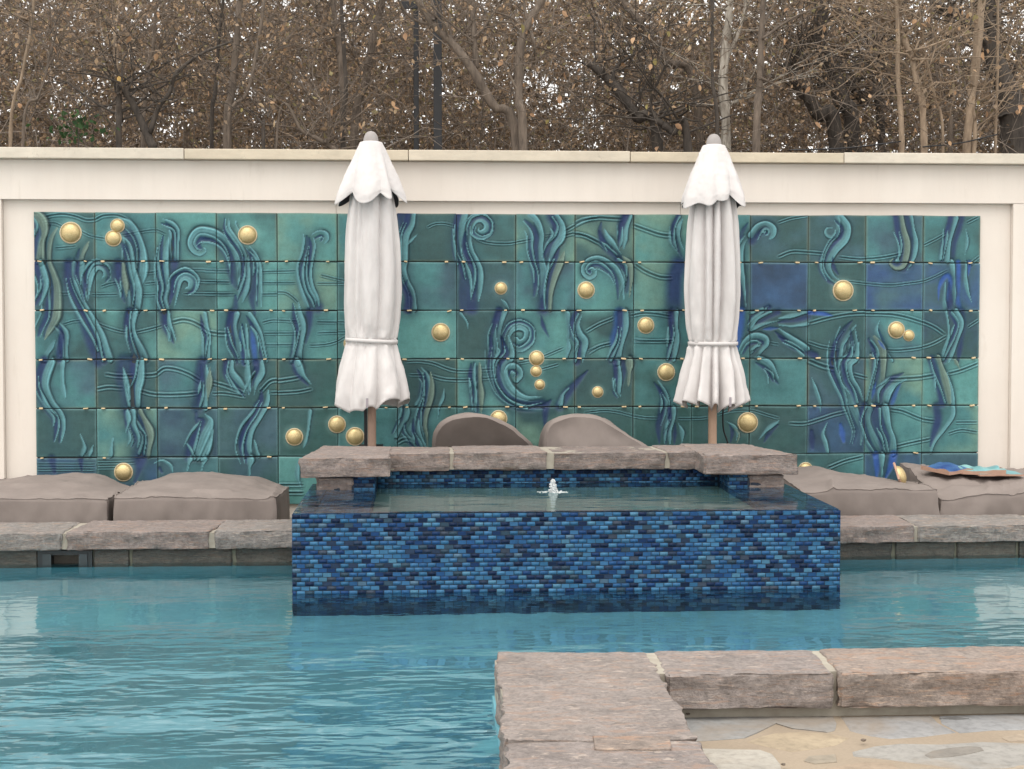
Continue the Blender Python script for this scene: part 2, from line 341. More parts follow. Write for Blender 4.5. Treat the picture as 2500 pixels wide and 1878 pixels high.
# quarry stone block: plan corners (front-left, front-right, back-right, back-left)
def block(name, plan, z0, z1, mat, parent, seed, rough=.012, chip=.012, step=.019, faces=1.0):
    a, b, c, d = [np.array(q[:2], float) for q in plan]
    nx = max(4, int(max(np.linalg.norm(b-a), np.linalg.norm(c-d))/step)); ny = max(4, int(max(np.linalg.norm(d-a), np.linalg.norm(c-b))/step)); nz = max(6, int((z1-z0)/step))
    nx, ny = min(nx, 90), min(ny, 60)
    idx = {}; ijk = []
    def vid(i, j, k):
        q = (i, j, k)
        if q not in idx: idx[q] = len(ijk); ijk.append(q)
        return idx[q]
    F = []
    for i in range(nx):
        for j in range(ny):
            F.append([vid(i, j, nz), vid(i+1, j, nz), vid(i+1, j+1, nz), vid(i, j+1, nz)]); F.append([vid(i, j+1, 0), vid(i+1, j+1, 0), vid(i+1, j, 0), vid(i, j, 0)])
        for k in range(nz):
            F.append([vid(i, 0, k), vid(i+1, 0, k), vid(i+1, 0, k+1), vid(i, 0, k+1)]); F.append([vid(i+1, ny, k), vid(i, ny, k), vid(i, ny, k+1), vid(i+1, ny, k+1)])
    for j in range(ny):
        for k in range(nz):
            F.append([vid(0, j+1, k), vid(0, j, k), vid(0, j, k+1), vid(0, j+1, k+1)]); F.append([vid(nx, j, k), vid(nx, j+1, k), vid(nx, j+1, k+1), vid(nx, j, k+1)])
    q = np.array(ijk, float)
    def lat_(i_, n_, L_):                                        # a narrow first ring keeps the arris crisp
        e_ = min(.007/L_, .3/n_); u_ = (i_-1)/(n_-2)*(1-2*e_)+e_; return np.where(i_ == 0, 0, np.where(i_ == n_, 1, u_))
    s = lat_(q[:, 0], nx, np.linalg.norm(b-a))[:, None]; t = lat_(q[:, 1], ny, np.linalg.norm(d-a))[:, None]; r = lat_(q[:, 2], nz, z1-z0)
    xy = (1-s)*(1-t)*a+s*(1-t)*b+s*t*c+(1-s)*t*d; v = np.column_stack([xy, z0+r*(z1-z0)])
    sx = (q[:, 0] == nx).astype(float)-(q[:, 0] == 0); sy = (q[:, 1] == ny).astype(float)-(q[:, 1] == 0); sz = (q[:, 2] == nz).astype(float)-(q[:, 2] == 0)
    ex = (b-a)/np.linalg.norm(b-a); ey = np.array([-ex[1], ex[0]])
    side = np.column_stack([sx[:, None]*ex+sy[:, None]*ey, np.zeros(len(v))])
    n1 = fbm(v*np.array([9, 9, 16]), seed, 4); n2 = fbm(v*3.1, seed+9, 3); n3 = fbm(v*26, seed+5, 2)
    isS = (np.abs(sx)+np.abs(sy)) > 0
    rd = 1-2*np.abs(vn(v*np.array([7, 7, 12])+3.3, seed+21)); rd2 = 1-2*np.abs(vn(v*np.array([17, 17, 24])+1.3, seed+23))
    v += side*(isS*(rough*(.5*n1+.25*n2+.6*rd+.45*rd2+.3*n3)*faces-.004))[:, None]
    v[:, 2] += np.where(sz > 0, .0025*n1+.003*n2+.0022*n3-.003*np.maximum(0, rd2-.55), np.where(sz < 0, .006*n1, 0))
    edge = isS & (sz > 0)
    v[:, 2] -= np.where(edge, .0015+np.maximum(0, n1+.1)*chip*.35, 0); v -= side*np.where(edge, .002+np.maximum(0, n1)*chip*.7, 0)[:, None]
    low = isS & (sz < 0); v -= side*np.where(low, .003+np.maximum(0, n2)*chip*.8, 0)[:, None]
    corner = (np.abs(sx)*np.abs(sy)) > 0; v -= side*np.where(corner, .006+.006*np.maximum(0, n2), 0)[:, None]
    m = mesh(name, v, np.array(F), mat, True)
    try: m.set_sharp_from_angle(angle=rad(42))
    except Exception: pass
    return obj(name, m, parent)
def plan(p): return [(v[0], v[1]) for v in p]
# far coping, left and right of the spa: each stone a piece of the pool
def far_run(xs, mats, seed):
    for i, (x0, x1) in enumerate(xs):
        a = P(x0, 1310, Y=Y_POOL-.05).x; b = P(x1, 1310, Y=Y_POOL-.05).x; sk = [.0, .05, -.03, .04][(seed+i) % 4]
        block('coping_stone', [(a, Y_POOL-.05), (b, Y_POOL-.05), (b+sk, 10.24), (a+sk, 10.24)], .098, Z_COP+[.0, -.004, .003][i % 3], mats[i], basin, seed+i*7)
far_run([(-420, -172), (-162, 149), (162, 509), (525, 760)], [M_stone, M_left, M_stone, M_left], 3)
far_run([(1990, 2231), (2244, 2560), (2572, 2830)], [M_stone, M_left, M_stone], 31)
for x0, x1 in ((-9, SX0+.1), (SX1-.1, 11)):
    bbox_obj('mortar_bed', (x0, x1, Y_POOL-.034, 10.22, .10, Z_COP-.011), M_mortar, basin)
# dark waterline stones under the far coping
def wl(x0, x1, seed): block('waterline_stone', [(x0, Y_POOL), (x1, Y_POOL), (x1, Y_POOL+.1), (x0, Y_POOL+.1)], -.16, .096, M_dark, basin, seed, .008, .008, .03)
X = lambda px: P(px, 1360, Y=Y_POOL).x
for i, (a, b) in enumerate([(-420, -150), (-140, 92), (228, 316), (323, 566), (575, 740)]): wl(X(a), X(b), 50+i)
for i, (a, b) in enumerate([(2020, 2178), (2186, 2330), (2337, 2480), (2487, 2800)]): wl(X(a), X(b), 60+i)
for x0, x1 in ((-9, X(-420)-.005), (X(2800)+.005, 11)): wl(x0, x1, 70)
bbox_obj('mortar_bed', (X(228)-.02, SX0+.2, Y_POOL+.016, Y_POOL+.08, -.15, .09), M_mortard, basin)
bbox_obj('mortar_bed', (SX1-.2, X(2820), Y_POOL+.016, Y_POOL+.08, -.15, .09), M_mortard, basin)
# skimmer mouth
x0, x1 = X(94), X(226)
fr = mesh('skimmer', *boxes([(x0, x0+.05, Y_POOL-.012, Y_POOL+.3, -.14, .088), (x1-.05, x1, Y_POOL-.012, Y_POOL+.3, -.14, .088), (x0+.05, x1-.05, Y_POOL-.012, Y_POOL+.3, .06, .088), (x0+.05, x1-.05, Y_POOL-.008, Y_POOL+.02, -.14, -.002), (x0, x1, Y_POOL+.3, Y_POOL+.31, -.14, .088), (x0+.051, x1-.051, Y_POOL+.021, Y_POOL+.29, -.139, -.12)]), M_bplast)
skm = obj('skimmer', fr, basin); tag(skm, 'black plastic skimmer mouth at the waterline')
mm = mesh('skimmer_frame', *boxes([(x0+.03, x0+.085, Y_POOL-.02, Y_POOL-.0125, -.05, .07), (x1-.085, x1-.03, Y_POOL-.02, Y_POOL-.0125, -.05, .07)]), plain('grey plastic', (.035, .042, .045), .4)); obj('skimmer_frame', mm, skm)
# near coping: the peninsula slabs and the run to the right
G = lambda x, y: P(x, y, Z=Z_COP)
s1 = block('coping_stone', plan([G(1236, 1806), G(1700, 1800), G(1576, 1592), G(1213, 1590)]), .055, Z_COP, M_pink, basin, 81, .020, .014)
s2 = block('coping_stone', plan([(.215, 3.45), (.90, 3.45), G(1704, 1806), G(1238, 1813)]), .055, Z_COP-.003, M_pink, basin, 91, .020, .014)
s3 = block('coping_stone', plan([(.215, 2.42), (.90, 2.42), (.90, 3.44), (.215, 3.44)]), .055, Z_COP, M_pink, basin, 95, .020, .014)
def mid(a, b, t): return a.lerp(b, t)
r1 = block('coping_stone', plan([G(1632, 1650), G(2034, 1646), G(1981, 1588), G(1604, 1591)]), .078, Z_COP+.002, M_pink, basin, 101, .014, .014)
r2 = block('coping_stone', plan([G(2052, 1645), G(2620, 1640), G(2560, 1579), G(2001, 1586)]), .078, Z_COP+.003, M_rust, basin, 111, .014, .014)
b_, c_ = G(2630, 1640), G(2572, 1579)
block('coping_stone', [(b_.x, b_.y), (b_.x+1.1, b_.y), (b_.x+1.1, c_.y), (c_.x, c_.y)], .078, Z_COP, M_pink, basin, 117, .014, .014)
a_ = G(1576, 1592)
bbox_obj('mortar_bed', (a_.x-.12, 11, 5.742, 6.10, .02, Z_COP-.003), M_mortar, basin)
bbox_obj('mortar_bed', (.28, .84, 2.45, 6.05, -.1, Z_COP-.013), M_mortar, basin)
bbox_obj('riser', (.86, 11, 5.75, 6.10, .02, .076), M_pink, basin, .006)
bbox_obj('pool_wall', (.27, 11, 5.83, 6.06, ZF, .05), M_pool, basin); bbox_obj('pool_wall', (.27, .6, 2.4, 5.82, ZF, .05), M_pool, basin)
# small reddish inset in the slab
q = [G(1450, 1832), G(1642, 1832), G(1636, 1800), G(1444, 1797)]
pt = block('inset_stone', plan(q), Z_COP-.02, Z_COP+.0035, M_rust, basin, 131, .003, .003, .02)
# ------------------------------------------------------------------ flagstones, and damp stain patches built as thin pieces
fl = lambda x, y: P(1800+x/3.16, 1540+y/3.16, Z=.045)
FLAGS_AND_STAINS = [([(800, 640), (1500, 628), (1545, 680), (1690, 758), (1450, 790), (1180, 805), (1030, 785), (870, 745), (830, 690)], (.50, .50, .50)),
 ([(1560, 634), (2400, 610), (2420, 735), (1960, 742), (1720, 762), (1580, 690)], (.52, .53, .54)),
 ([(-640, 650), (-100, 640), (740, 636), (768, 690), (752, 745), (690, 757), (430, 730), (300, 690), (160, 760), (60, 800), (-200, 820), (-560, 835)], (.47, .475, .47)),
 ([(75, 830), (180, 790), (290, 765), (480, 755), (720, 768), (862, 800), (760, 855), (590, 885), (420, 905), (270, 875)], (.66, .53, .36)),
 ([(-560, 870), (-300, 880), (180, 888), (262, 920), (330, 1000), (350, 1090), (280, 1250), (-480, 1260)], (.72, .67, .58)),
 ([(515, 978), (550, 942), (760, 928), (772, 985), (600, 1000)], (.50, .43, .33)),
 ([(890, 905), (1050, 865), (1250, 845), (1560, 850), (1900, 830), (2400, 850), (2400, 985), (2060, 1030), (1720, 1040), (1500, 1010), (1200, 970), (905, 940)], (.52, .50, .46)),
 ([(560, 1050), (980, 985), (1200, 990), (1255, 1040), (1250, 1180), (700, 1260), (520, 1160)], (.60, .46, .33)),
 ([(2040, 800), (2200, 768), (2600, 750), (2600, 835), (2100, 828)], (.62, .50, .37)),
 ([(1290, 1040), (1500, 1030), (1800, 1060), (2050, 1055), (2050, 1240), (1320, 1260)], (.57, .49, .38)),
 ([(1440, 935), (1500, 905), (1620, 885), (1790, 868), (1880, 875), (1905, 900), (1800, 925), (1640, 950), (1490, 958)], (.36, .33, .29)),  # grey damp stain on the slab, added as a thin raised piece
 ([(1560, 655), (1680, 644), (1790, 657), (1690, 668)], (.24, .24, .24)),  # small dark diamond patch, added as a thin raised piece
 ([(2080, 1050), (2160, 1010), (2600, 1000), (2600, 1260), (2090, 1260)], (.63, .52, .39))]
for i, (pp, c) in enumerate(FLAGS_AND_STAINS):
    pts = np.array([(v.x, v.y) for v in (fl(*q) for q in pp)]); n = len(pts)
    dense = np.vstack([pts[k]+(pts[(k+1) % n]-pts[k])*np.linspace(0, 1, 6)[:-1, None] for k in range(n)])
    cen = dense.mean(0); nz_ = vn(np.column_stack([dense*14, np.full(len(dense), i)]), i); dense = cen+(dense-cen)*(1+.02*nz_[:, None])
    N = len(dense); top = .0325+.0006*(i % 3)+(.0018 if c[0] < .4 else 0)
    inner = cen+(dense-cen)*.97
    v = np.vstack([np.column_stack([dense, np.full(N, .02)]), np.column_stack([dense, np.full(N, top-.0022)]), np.column_stack([inner, np.full(N, top)])])
    f = [[k, (k+1) % N, N+(k+1) % N, N+k] for k in range(N)]+[[N+k, N+(k+1) % N, 2*N+(k+1) % N, 2*N+k] for k in range(N)]+[[2*N+k for k in range(N)]]
    m = mesh('flagstone', v, f, M_flag); o = obj('flagstone', m, pv); c = np.array(c)*.52; c = c*.93+np.array((.28, .235, .18))*.07; o.color = (*c, 1)  # the darkest pieces are stain patches on the slabs, not stones
for (x, y, r) in ((972, 852, .010), (355, 1040, .008), (1712-2092, 650, .008)):
    p = fl(x, y); b = bmesh.new(); bmesh.ops.create_icosphere(b, subdivisions=2, radius=r)
    for v in b.verts: v.co.z *= .45; v.co *= 1+.25*math.sin(v.co.x*900+v.co.y*700)
    m = bpy.data.meshes.new('acorn_cap'); b.to_mesh(m); b.free(); m.materials.append(M_barkb)
    o = obj('leaf_scrap', m, None, (p.x, p.y, .0495)); tag(o, {972: 'dark brown scrap of leaf beside the yellow oval flagstone', 355: 'tiny brown scrap of leaf beside the white flagstone'}.get(x, 'tiny scrap of leaf by the corner of the coping slab'), 'leaf scrap', 'scraps of leaf on the flagstones')
# ------------------------------------------------------------------ raised spa
YB = P(1350, 1180, Z=Z_SPA).y
YWG = 9.757
spa = thing('raised_spa', 'raised spa clad in blue glass mosaic with rough stone coping behind', 'spa', ((SX0+SX1)/2, SY0, 0))
LX = P(923, 1180, Z=Z_SPA).x; RX = P(1757, 1180, Z=Z_SPA).x
def sp(name, box, mat, bev=0):
    o = bbox_obj(name, box, mat, None, bev); o.parent = spa; o.matrix_parent_inverse = Matrix.Translation(-Vector(spa.location)); return o
def adopt(o, par): o.parent = par; o.matrix_parent_inverse = Matrix.Translation(-Vector(par.location)); return o
sp('front_wall', (SX0, SX1, SY0, SY0+.07, ZF, Z_SPA-.012), M_mgrout)
sp('side_wall', (SX0, SX0+.12, SY0+.07, YB+.1, ZF, Z_SPA-.012), M_mgrout); sp('side_wall', (SX1-.12, SX1, SY0+.07, YB+.1, ZF, Z_SPA-.012), M_mgrout)
sp('ledge', (SX0+.12, LX, SY0+.07, YB+.1, -.3, Z_SPA-.024), M_mgrout); sp('ledge', (RX, SX1-.12, SY0+.07, YB+.1, -.3, Z_SPA-.024), M_mgrout)
sp('basin_floor', (LX, RX, SY0+.06, YB, -.3, .16), M_basin); sp('back_wall', (LX-.05, RX+.05, YB+.012, YB+.25, -.3, Z_SPA+.105), M_mgrout)
sp('wing_wall', (SX0+.17, LX-.012, YWG+.012, YB+.25, -.3, Z_SPA+.10), M_mgrout); sp('wing_wall', (RX+.012, SX1-.17, YWG+.012, YB+.25, -.3, Z_SPA+.10), M_mgrout)
PAL = [lin(92, 148, 184), lin(80, 132, 172), lin(72, 128, 165), lin(62, 112, 158), lin(50, 96, 146), lin(42, 78, 128), lin(104, 154, 178), lin(34, 60, 104), lin(26, 34, 66), lin(20, 26, 52), lin(70, 88, 96), lin(84, 86, 92), lin(58, 66, 84), lin(112, 140, 158)]
PW = np.array([13, 13, 13, 12, 11, 9, 5, 7, 8, 6, 5, 3, 5, 3], float); PW /= PW.sum()
TW, TH, TG = .0505, .0262, .0038
NT = 300
tiles = []
nrow = int((Z_SPA+.30)/TH)
for r in range(nrow):
    z1 = Z_SPA-.003-r*TH; off = (r % 2)*TW/2; x = SX0-off
    while x < SX1-.004:
        a, b = max(x, SX0+.001), min(x+TW-TG, SX1-.001)
        if b-a > .006: tiles.append((a, b, z1-TH+TG, z1, r))
        x += TW
vis = [t for t in tiles if t[3] > .03]
single = set(rng.choice([i for i, t in enumerate(vis) if t[1]-t[0] > TW-TG-1e-4], NT, replace=False).tolist())
singles = [vis[i] for i in sorted(single)]; rest = [t for i, t in enumerate(vis) if i not in single]+[t for t in tiles if t[3] <= .03]
def pal(z=1.):
    c = np.array(PAL[rng.choice(len(PAL), p=PW)]); c = c*.82+np.array(lin(52, 96, 140))*.18; return c*rng.uniform(.50, .64)*np.array((.92, 1, 1.08))
def tile_mesh(w_, h_, d_, mat, bev=.0018):
    m = mesh('mosaic_tile', *boxes([(-w_/2, w_/2, -d_, 0, -h_/2, h_/2)]), mat); return bevel(m, bev, 1)
tm = tile_mesh(TW-TG, TH-TG, .0036, M_mo, .0005)
for (a, b, z0, z1, r) in singles:
    o = obj('mosaic_tile', tm); adopt(o, spa); o.location = ((a+b)/2, SY0+.001, (z0+z1)/2); o.color = (*pal(), 1)
    o.rotation_euler = (rng.normal(0, .006), rng.normal(0, .003), rng.normal(0, .006))
# all other mosaic pieces: front remainder, sides, wings, back, ledges
mv, mf, mc = [], [], []
def piece(org, ex, ey, ez, w_, h_, d_=.0026, c=None):
    """tile centred at org, width along ex, height along ez, outward ey"""
    n = len(mv)*8; t = rng.normal(0, .005, 2)
    q = [(sx*w_/2, 0 if dd == 0 else d_, sz*h_/2, ) for dd in (0, 1) for sz in (-1, 1) for sx in (-1, 1)]
    P_ = []
    for (u, d, v) in q:
        k = .99 if d else 1
        P_.append(org+ex*u*k+ez*v*k+ey*(d+(t[0]*u+t[1]*v if d else 0)))
    mv.append(np.array(P_)); cc = pal() if c is None else c; mc.append(np.tile(cc, (8, 1)))
    for f in ((4, 5, 7, 6), (0, 1, 5, 4), (1, 3, 7, 5), (3, 2, 6, 7), (2, 0, 4, 6)): mf.append([n+i for i in f])
ex_, ey_, ez_ = np.eye(3)
for (a, b, z0, z1, r) in rest: piece(np.array([(a+b)/2, SY0+.001, (z0+z1)/2]), ex_, -ey_, ez_, b-a, z1-z0)
def field(o, ex, ez, ey, L, Hh):
    """cover a rectangle L x Hh from corner o"""
    r = 0; y = 0
    while y < Hh-.006:
        h = min(TH-TG, Hh-y); x = -(r % 2)*TW/2
        while x < L-.006:
            a, b = max(x, 0), min(x+TW-TG, L)
            if b-a > .006: piece(np.array(o)+ex*(a+b)/2+ez*(y+h/2), ex, ey, ez, b-a, h)
            x += TW
        y += TH; r += 1
field((SX0-.001+.002, SY0+.002, -.20), ey_, ez_, -ex_, 1.15, Z_SPA+.20-.003)      # left flank
field((SX1-.001, SY0+.002, -.20), ey_, ez_, ex_, 1.15, Z_SPA+.20-.003)            # right flank
field((SX0, SY0+.002, Z_SPA-.012), ex_, ey_, ez_, SX1-SX0, .066)                  # weir lip
field((SX0, SY0+.07, Z_SPA-.012), ex_, ey_, ez_, .12, YB-SY0-.07); field((SX1-.12, SY0+.07, Z_SPA-.012), ex_, ey_, ez_, .12, YB-SY0-.07)
field((SX0+.125, SY0+.075, Z_SPA-.024), ex_, ey_, ez_, LX-SX0-.13, YB-SY0-.075); field((RX+.005, SY0+.075, Z_SPA-.024), ex_, ey_, ez_, SX1-.12-RX-.01, YB-SY0-.075)
field((LX, YB+.012, Z_SPA-.25), ex_, ez_, -ey_, RX-LX, .355)                      # back wall
field((SX0+.3, YWG+.012, Z_SPA-.06), ex_, ez_, -ey_, LX-.012-SX0-.3, .158); field((RX+.012, YWG+.012, Z_SPA-.06), ex_, ez_, -ey_, SX1-.3-RX-.012, .158)
field((LX-.012, YWG+.012, Z_SPA-.3), ey_, ez_, ex_, YB-YWG, .40); field((RX+.012, YWG+.012, Z_SPA-.3), ey_, ez_, -ex_, YB-YWG, .40)
field((LX, SY0+.07, Z_SPA-.3), ex_, ez_, ey_, RX-LX, .28)
field((LX, SY0+.075, Z_SPA-.3), ey_, ez_, ex_, YWG-SY0-.08, .272); field((RX, SY0+.075, Z_SPA-.3), ey_, ez_, -ex_, YWG-SY0-.08, .272)
m = mesh('mosaic_field', np.vstack(mv), np.array(mf), M_ma); setcol(m, 'tile', np.vstack(mc))
o = obj('mosaic_field', m); adopt(o, spa); tag(o, kind='stuff')
# spa coping
ZC0, ZC1 = Z_SPA+.098, Z_SPA+.215
def sx(px, y, Y): return P(px, y, Y=Y).x
yc = YB-.045; ybk = P(1350, 1089, Z=ZC1).y
xs = [943, 1098, 1108, 1334, 1353, 1623, 1635, 1724]
for i in range(0, 8, 2):
    a, b = sx(xs[i], 1120, yc), sx(xs[i+1], 1120, yc); k = [.0, -.03, .02, -.05][i//2]
    adopt(block('coping_stone', [(a, yc), (b, yc), (b+[-.0, -.03, -.05, 0][i//2], ybk), (a+[0, 0, -.03, -.05][i//2], ybk)], ZC0, ZC1+[0, .004, -.003, .002][i//2], M_stone, None, 201+i, .013, .014), spa)
yw = P(840, 1163, Z=ZC0).y
a, b = sx(732, 1140, yw), sx(949, 1140, yw); adopt(block('coping_stone', [(a, yw), (b, yw), (b, ybk+.01), (a+.09, ybk+.01)], ZC0-.008, ZC1+.006, M_stone, None, 221, .015, .018), spa)
a2, b2 = sx(1722, 1140, yw), sx(1949, 1140, yw); adopt(block('coping_stone', [(a2, yw), (b2, yw), (b2-.18, ybk+.01), (a2-.02, ybk+.01)], ZC0-.004, ZC1+.008, M_stone, None, 233, .015, .018), spa)
sp('mortar_bed', (sx(943, 1120, yc), sx(1724, 1120, yc), yc+.012, ybk-.02, ZC0+.004, ZC1-.005), M_mortar)
for a, b, s in ((SX0+.02, SX0+.29, 241), (SX1-.29, SX1-.02, 247)):
    adopt(block('pier_stone', [(a+.045 if s == 241 else a, YWG+.004), (b if s == 241 else b-.045, YWG+.004), (b, YB+.3), (a, YB+.3)], -.2, ZC0-.012, M_dark if False else M_stone, None, s, .016, .014), spa)
sp('backing_wall', (SX0+.2, SX1-.2, YB+.25, ybk-.03, -.3, ZC0-.01), M_stone)
# spa water: brim-full, spilling over the front edge
wv = [(SX0+.004, SY0+.004, Z_SPA+.004), (SX1-.004, SY0+.004, Z_SPA+.004), (SX1-.004, YB+.02, Z_SPA+.004), (SX0+.004, YB+.02, Z_SPA+.004)]
o = obj('spa_water', mesh('spa_water', wv, [[0, 1, 2, 3]], M_spaw)); tag(o, kind='structure')
# bubbler
p = P(1350, 1203, Z=Z_SPA)
jet = thing('water_bubbler', 'white foaming bubbler jet rising from the middle of the spa water', 'water jet', (p.x, p.y, Z_SPA))
jet.scale = (.8, .8, .8); r_ = np.random.default_rng(3); b = bmesh.new()
for k in range(230):
    h = r_.random()**1.2; rr = .05*(1-h*.72)*(.6+.4*r_.random()); a = r_.random()*6.28; s = .0035+.008*r_.random()*(1-.6*h)
    mt = Matrix.Translation((rr*math.cos(a)*r_.random()**.5, rr*math.sin(a)*r_.random()**.5, .105*h))@Matrix.Diagonal((1, 1, 1.3, 1))
    bmesh.ops.create_icosphere(b, subdivisions=2, radius=s, matrix=mt)
m = bpy.data.meshes.new('foam_plume'); b.to_mesh(m); b.free(); m.materials.append(M_foam); m.polygons.foreach_set('use_smooth', np.ones(len(m.polygons), bool)); obj('foam_plume', m, jet)
b = bmesh.new()
for k in range(70):
    a = r_.random()*6.28; d = .045+.05*r_.random()**2; bmesh.ops.create_icosphere(b, subdivisions=1, radius=.003+.004*r_.random(), matrix=Matrix.Translation((d*math.cos(a)*1.4, d*math.sin(a), .006))@Matrix.Diagonal((1.8, 1, .5, 1)))
m = bpy.data.meshes.new('foam_ring'); b.to_mesh(m); b.free(); m.materials.append(M_foam); tag(obj('foam_ring', m, jet), kind='stuff')
# ------------------------------------------------------------------ garden wall
wall = thing('garden_wall', 'cream plaster garden wall with pale stone capping and recessed panel', 'wall', (.7, Y_WALL, Z_DECK))
def wp(name, box, mat, bev=0): return adopt(bbox_obj(name, box, mat, None, bev), wall)
zt = P(1250, 368*1.0, Y=11.46).z; zc = P(1250, 393, Y=11.46).z; zr = P(1250, 492, Y=11.54).z
xl = P(5, 700, Y=11.54).x; xr = P(2472, 700, Y=11.54).x
wp('wall_core', (-14, 16, Y_WALL+.004, 11.9, -.2, zc-.003), M_plaster)
wp('header_band', (-14, 16, 11.54, Y_WALL+.002, zr, zc-.002), M_plaster, .004)
wp('pilaster', (-14, xl, 11.541, Y_WALL+.001, -.1, zr-.002), M_plaster, .004); wp('pilaster', (xr, 16, 11.541, Y_WALL+.001, -.1, zr-.002), M_plaster, .004)
pj = [xl, P(821, 510, Y=Y_WALL).x, P(1661, 510, Y=Y_WALL).x, xr]
for i in range(3): wp('panel_slab', (pj[i]+.002, pj[i+1]-.002, Y_WALL-.008, Y_WALL+.003, -.05, zr-.001), M_plaster)
cj = [-13.9, P(-560, 370, Y=11.46).x, P(449, 370, Y=11.46).x, P(997, 370, Y=11.46).x, P(1539, 370, Y=11.46).x, P(2061, 370, Y=11.46).x, P(2620, 370, Y=11.46).x, 15.9]
for i in range(7): wp('cap_stone', (cj[i]+.0025, cj[i+1]-.0025, 11.46, 11.98, zc, zt+[0, .003, 0, .002, -.002, .003, 0][i]), M_cap, .006)
# ------------------------------------------------------------------ mural
YT = 11.57
mu = thing('tile_mural', 'large sea green ceramic relief mural of waves, kelp and golden bubbles', 'mural', (.7, YT, .1))
MX0, MX1 = -2.999, 4.4035; MZ1 = 2.412; PZ = (2.412-.5215)/5; MZ0 = MZ1-6*PZ; PX = (MX1-MX0)/16
GX, GZ = 76, 60; CW, CH = 16*GX, 6*GZ
def to_canvas(pts):
    out = []
    for x, y in pts:
        v = P(x, y, Y=YT); out.append(((v.x-MX0)/PX*GX, (MZ1-v.z)/PZ*GZ))
    return np.array(out)
def smooth_noise(shape, cell, seed):
    yy, xx = np.mgrid[0:shape[0], 0:shape[1]]; return vn(np.column_stack([xx.ravel()/cell, yy.ravel()/cell, np.full(xx.size, seed*3.7)]), seed).reshape(shape)
BC = {'t': lin(74, 126, 128), 'T': lin(92, 148, 144), 'o': lin(114, 148, 130), 'g': lin(52, 80, 80), 'n': lin(42, 54, 86), 's': lin(66, 92, 106), 'b': lin(54, 78, 126), 'G': lin(50, 86, 82)}
BASE = ['ttTTTtgttoTtggst', 'ggtTTtsgsTTnngbs', 'gTTtTttgTgtGggsg', 'tgtGgggtGgGGtstT', 'gtnsGGttgGGGgntt', 'sgtsTtGGGGGGggss']
SEC = ['gtTgooggogotsstg', 'stgTogtsttoGbgsb', 'tgottGTgtTgtsgtn', 'sgsgGtGTtgtttgoT', 'gosggtGgogGgGbTo', 'bbsgTgtgGgGtgtbs']
canvas = np.zeros((CH, CW, 3)); hgt = np.zeros((CH, CW))
for r in range(6):
    for c in range(16):
        yy, xx = np.mgrid[0:GZ, 0:GX]
        n = fbm(np.column_stack([xx.ravel()/34+c*11.3, yy.ravel()/30+r*7.7, np.zeros(xx.size)]), r*16+c, 3).reshape(GZ, GX)
        k = np.clip(.45+.75*n, 0, 1)[..., None]
        q = np.array(BC[BASE[r][c]])*(1-k)+np.array(BC[SEC[r][c]])*k; q = q*.8+np.array(lin(74, 118, 120))*.2*(1+.35*n[..., None])
        e = np.minimum.reduce([xx, yy, GX-1-xx, GZ-1-yy])[..., None]
        rim = np.array(lin(132, 140, 118)) if (r*7+c*3) % 3 == 0 else np.array(lin(120, 164, 164))
        q = q+(rim-q)*.35*np.exp(-(e/1.6)**2)
        canvas[r*GZ:(r+1)*GZ, c*GX:(c+1)*GX] = q
REG = {'A': (60, 500, 4.424), 'B': (60, 840, 3.16), 'C': (500, 500, 4.424), 'D': (960, 500, 4.424), 'E': (960, 820, 4.424), 'F': (1400, 500, 4.424), 'G': (1900, 500, 3.687), 'H': (1400, 820, 4.424), 'I': (1900, 820, 3.687)}
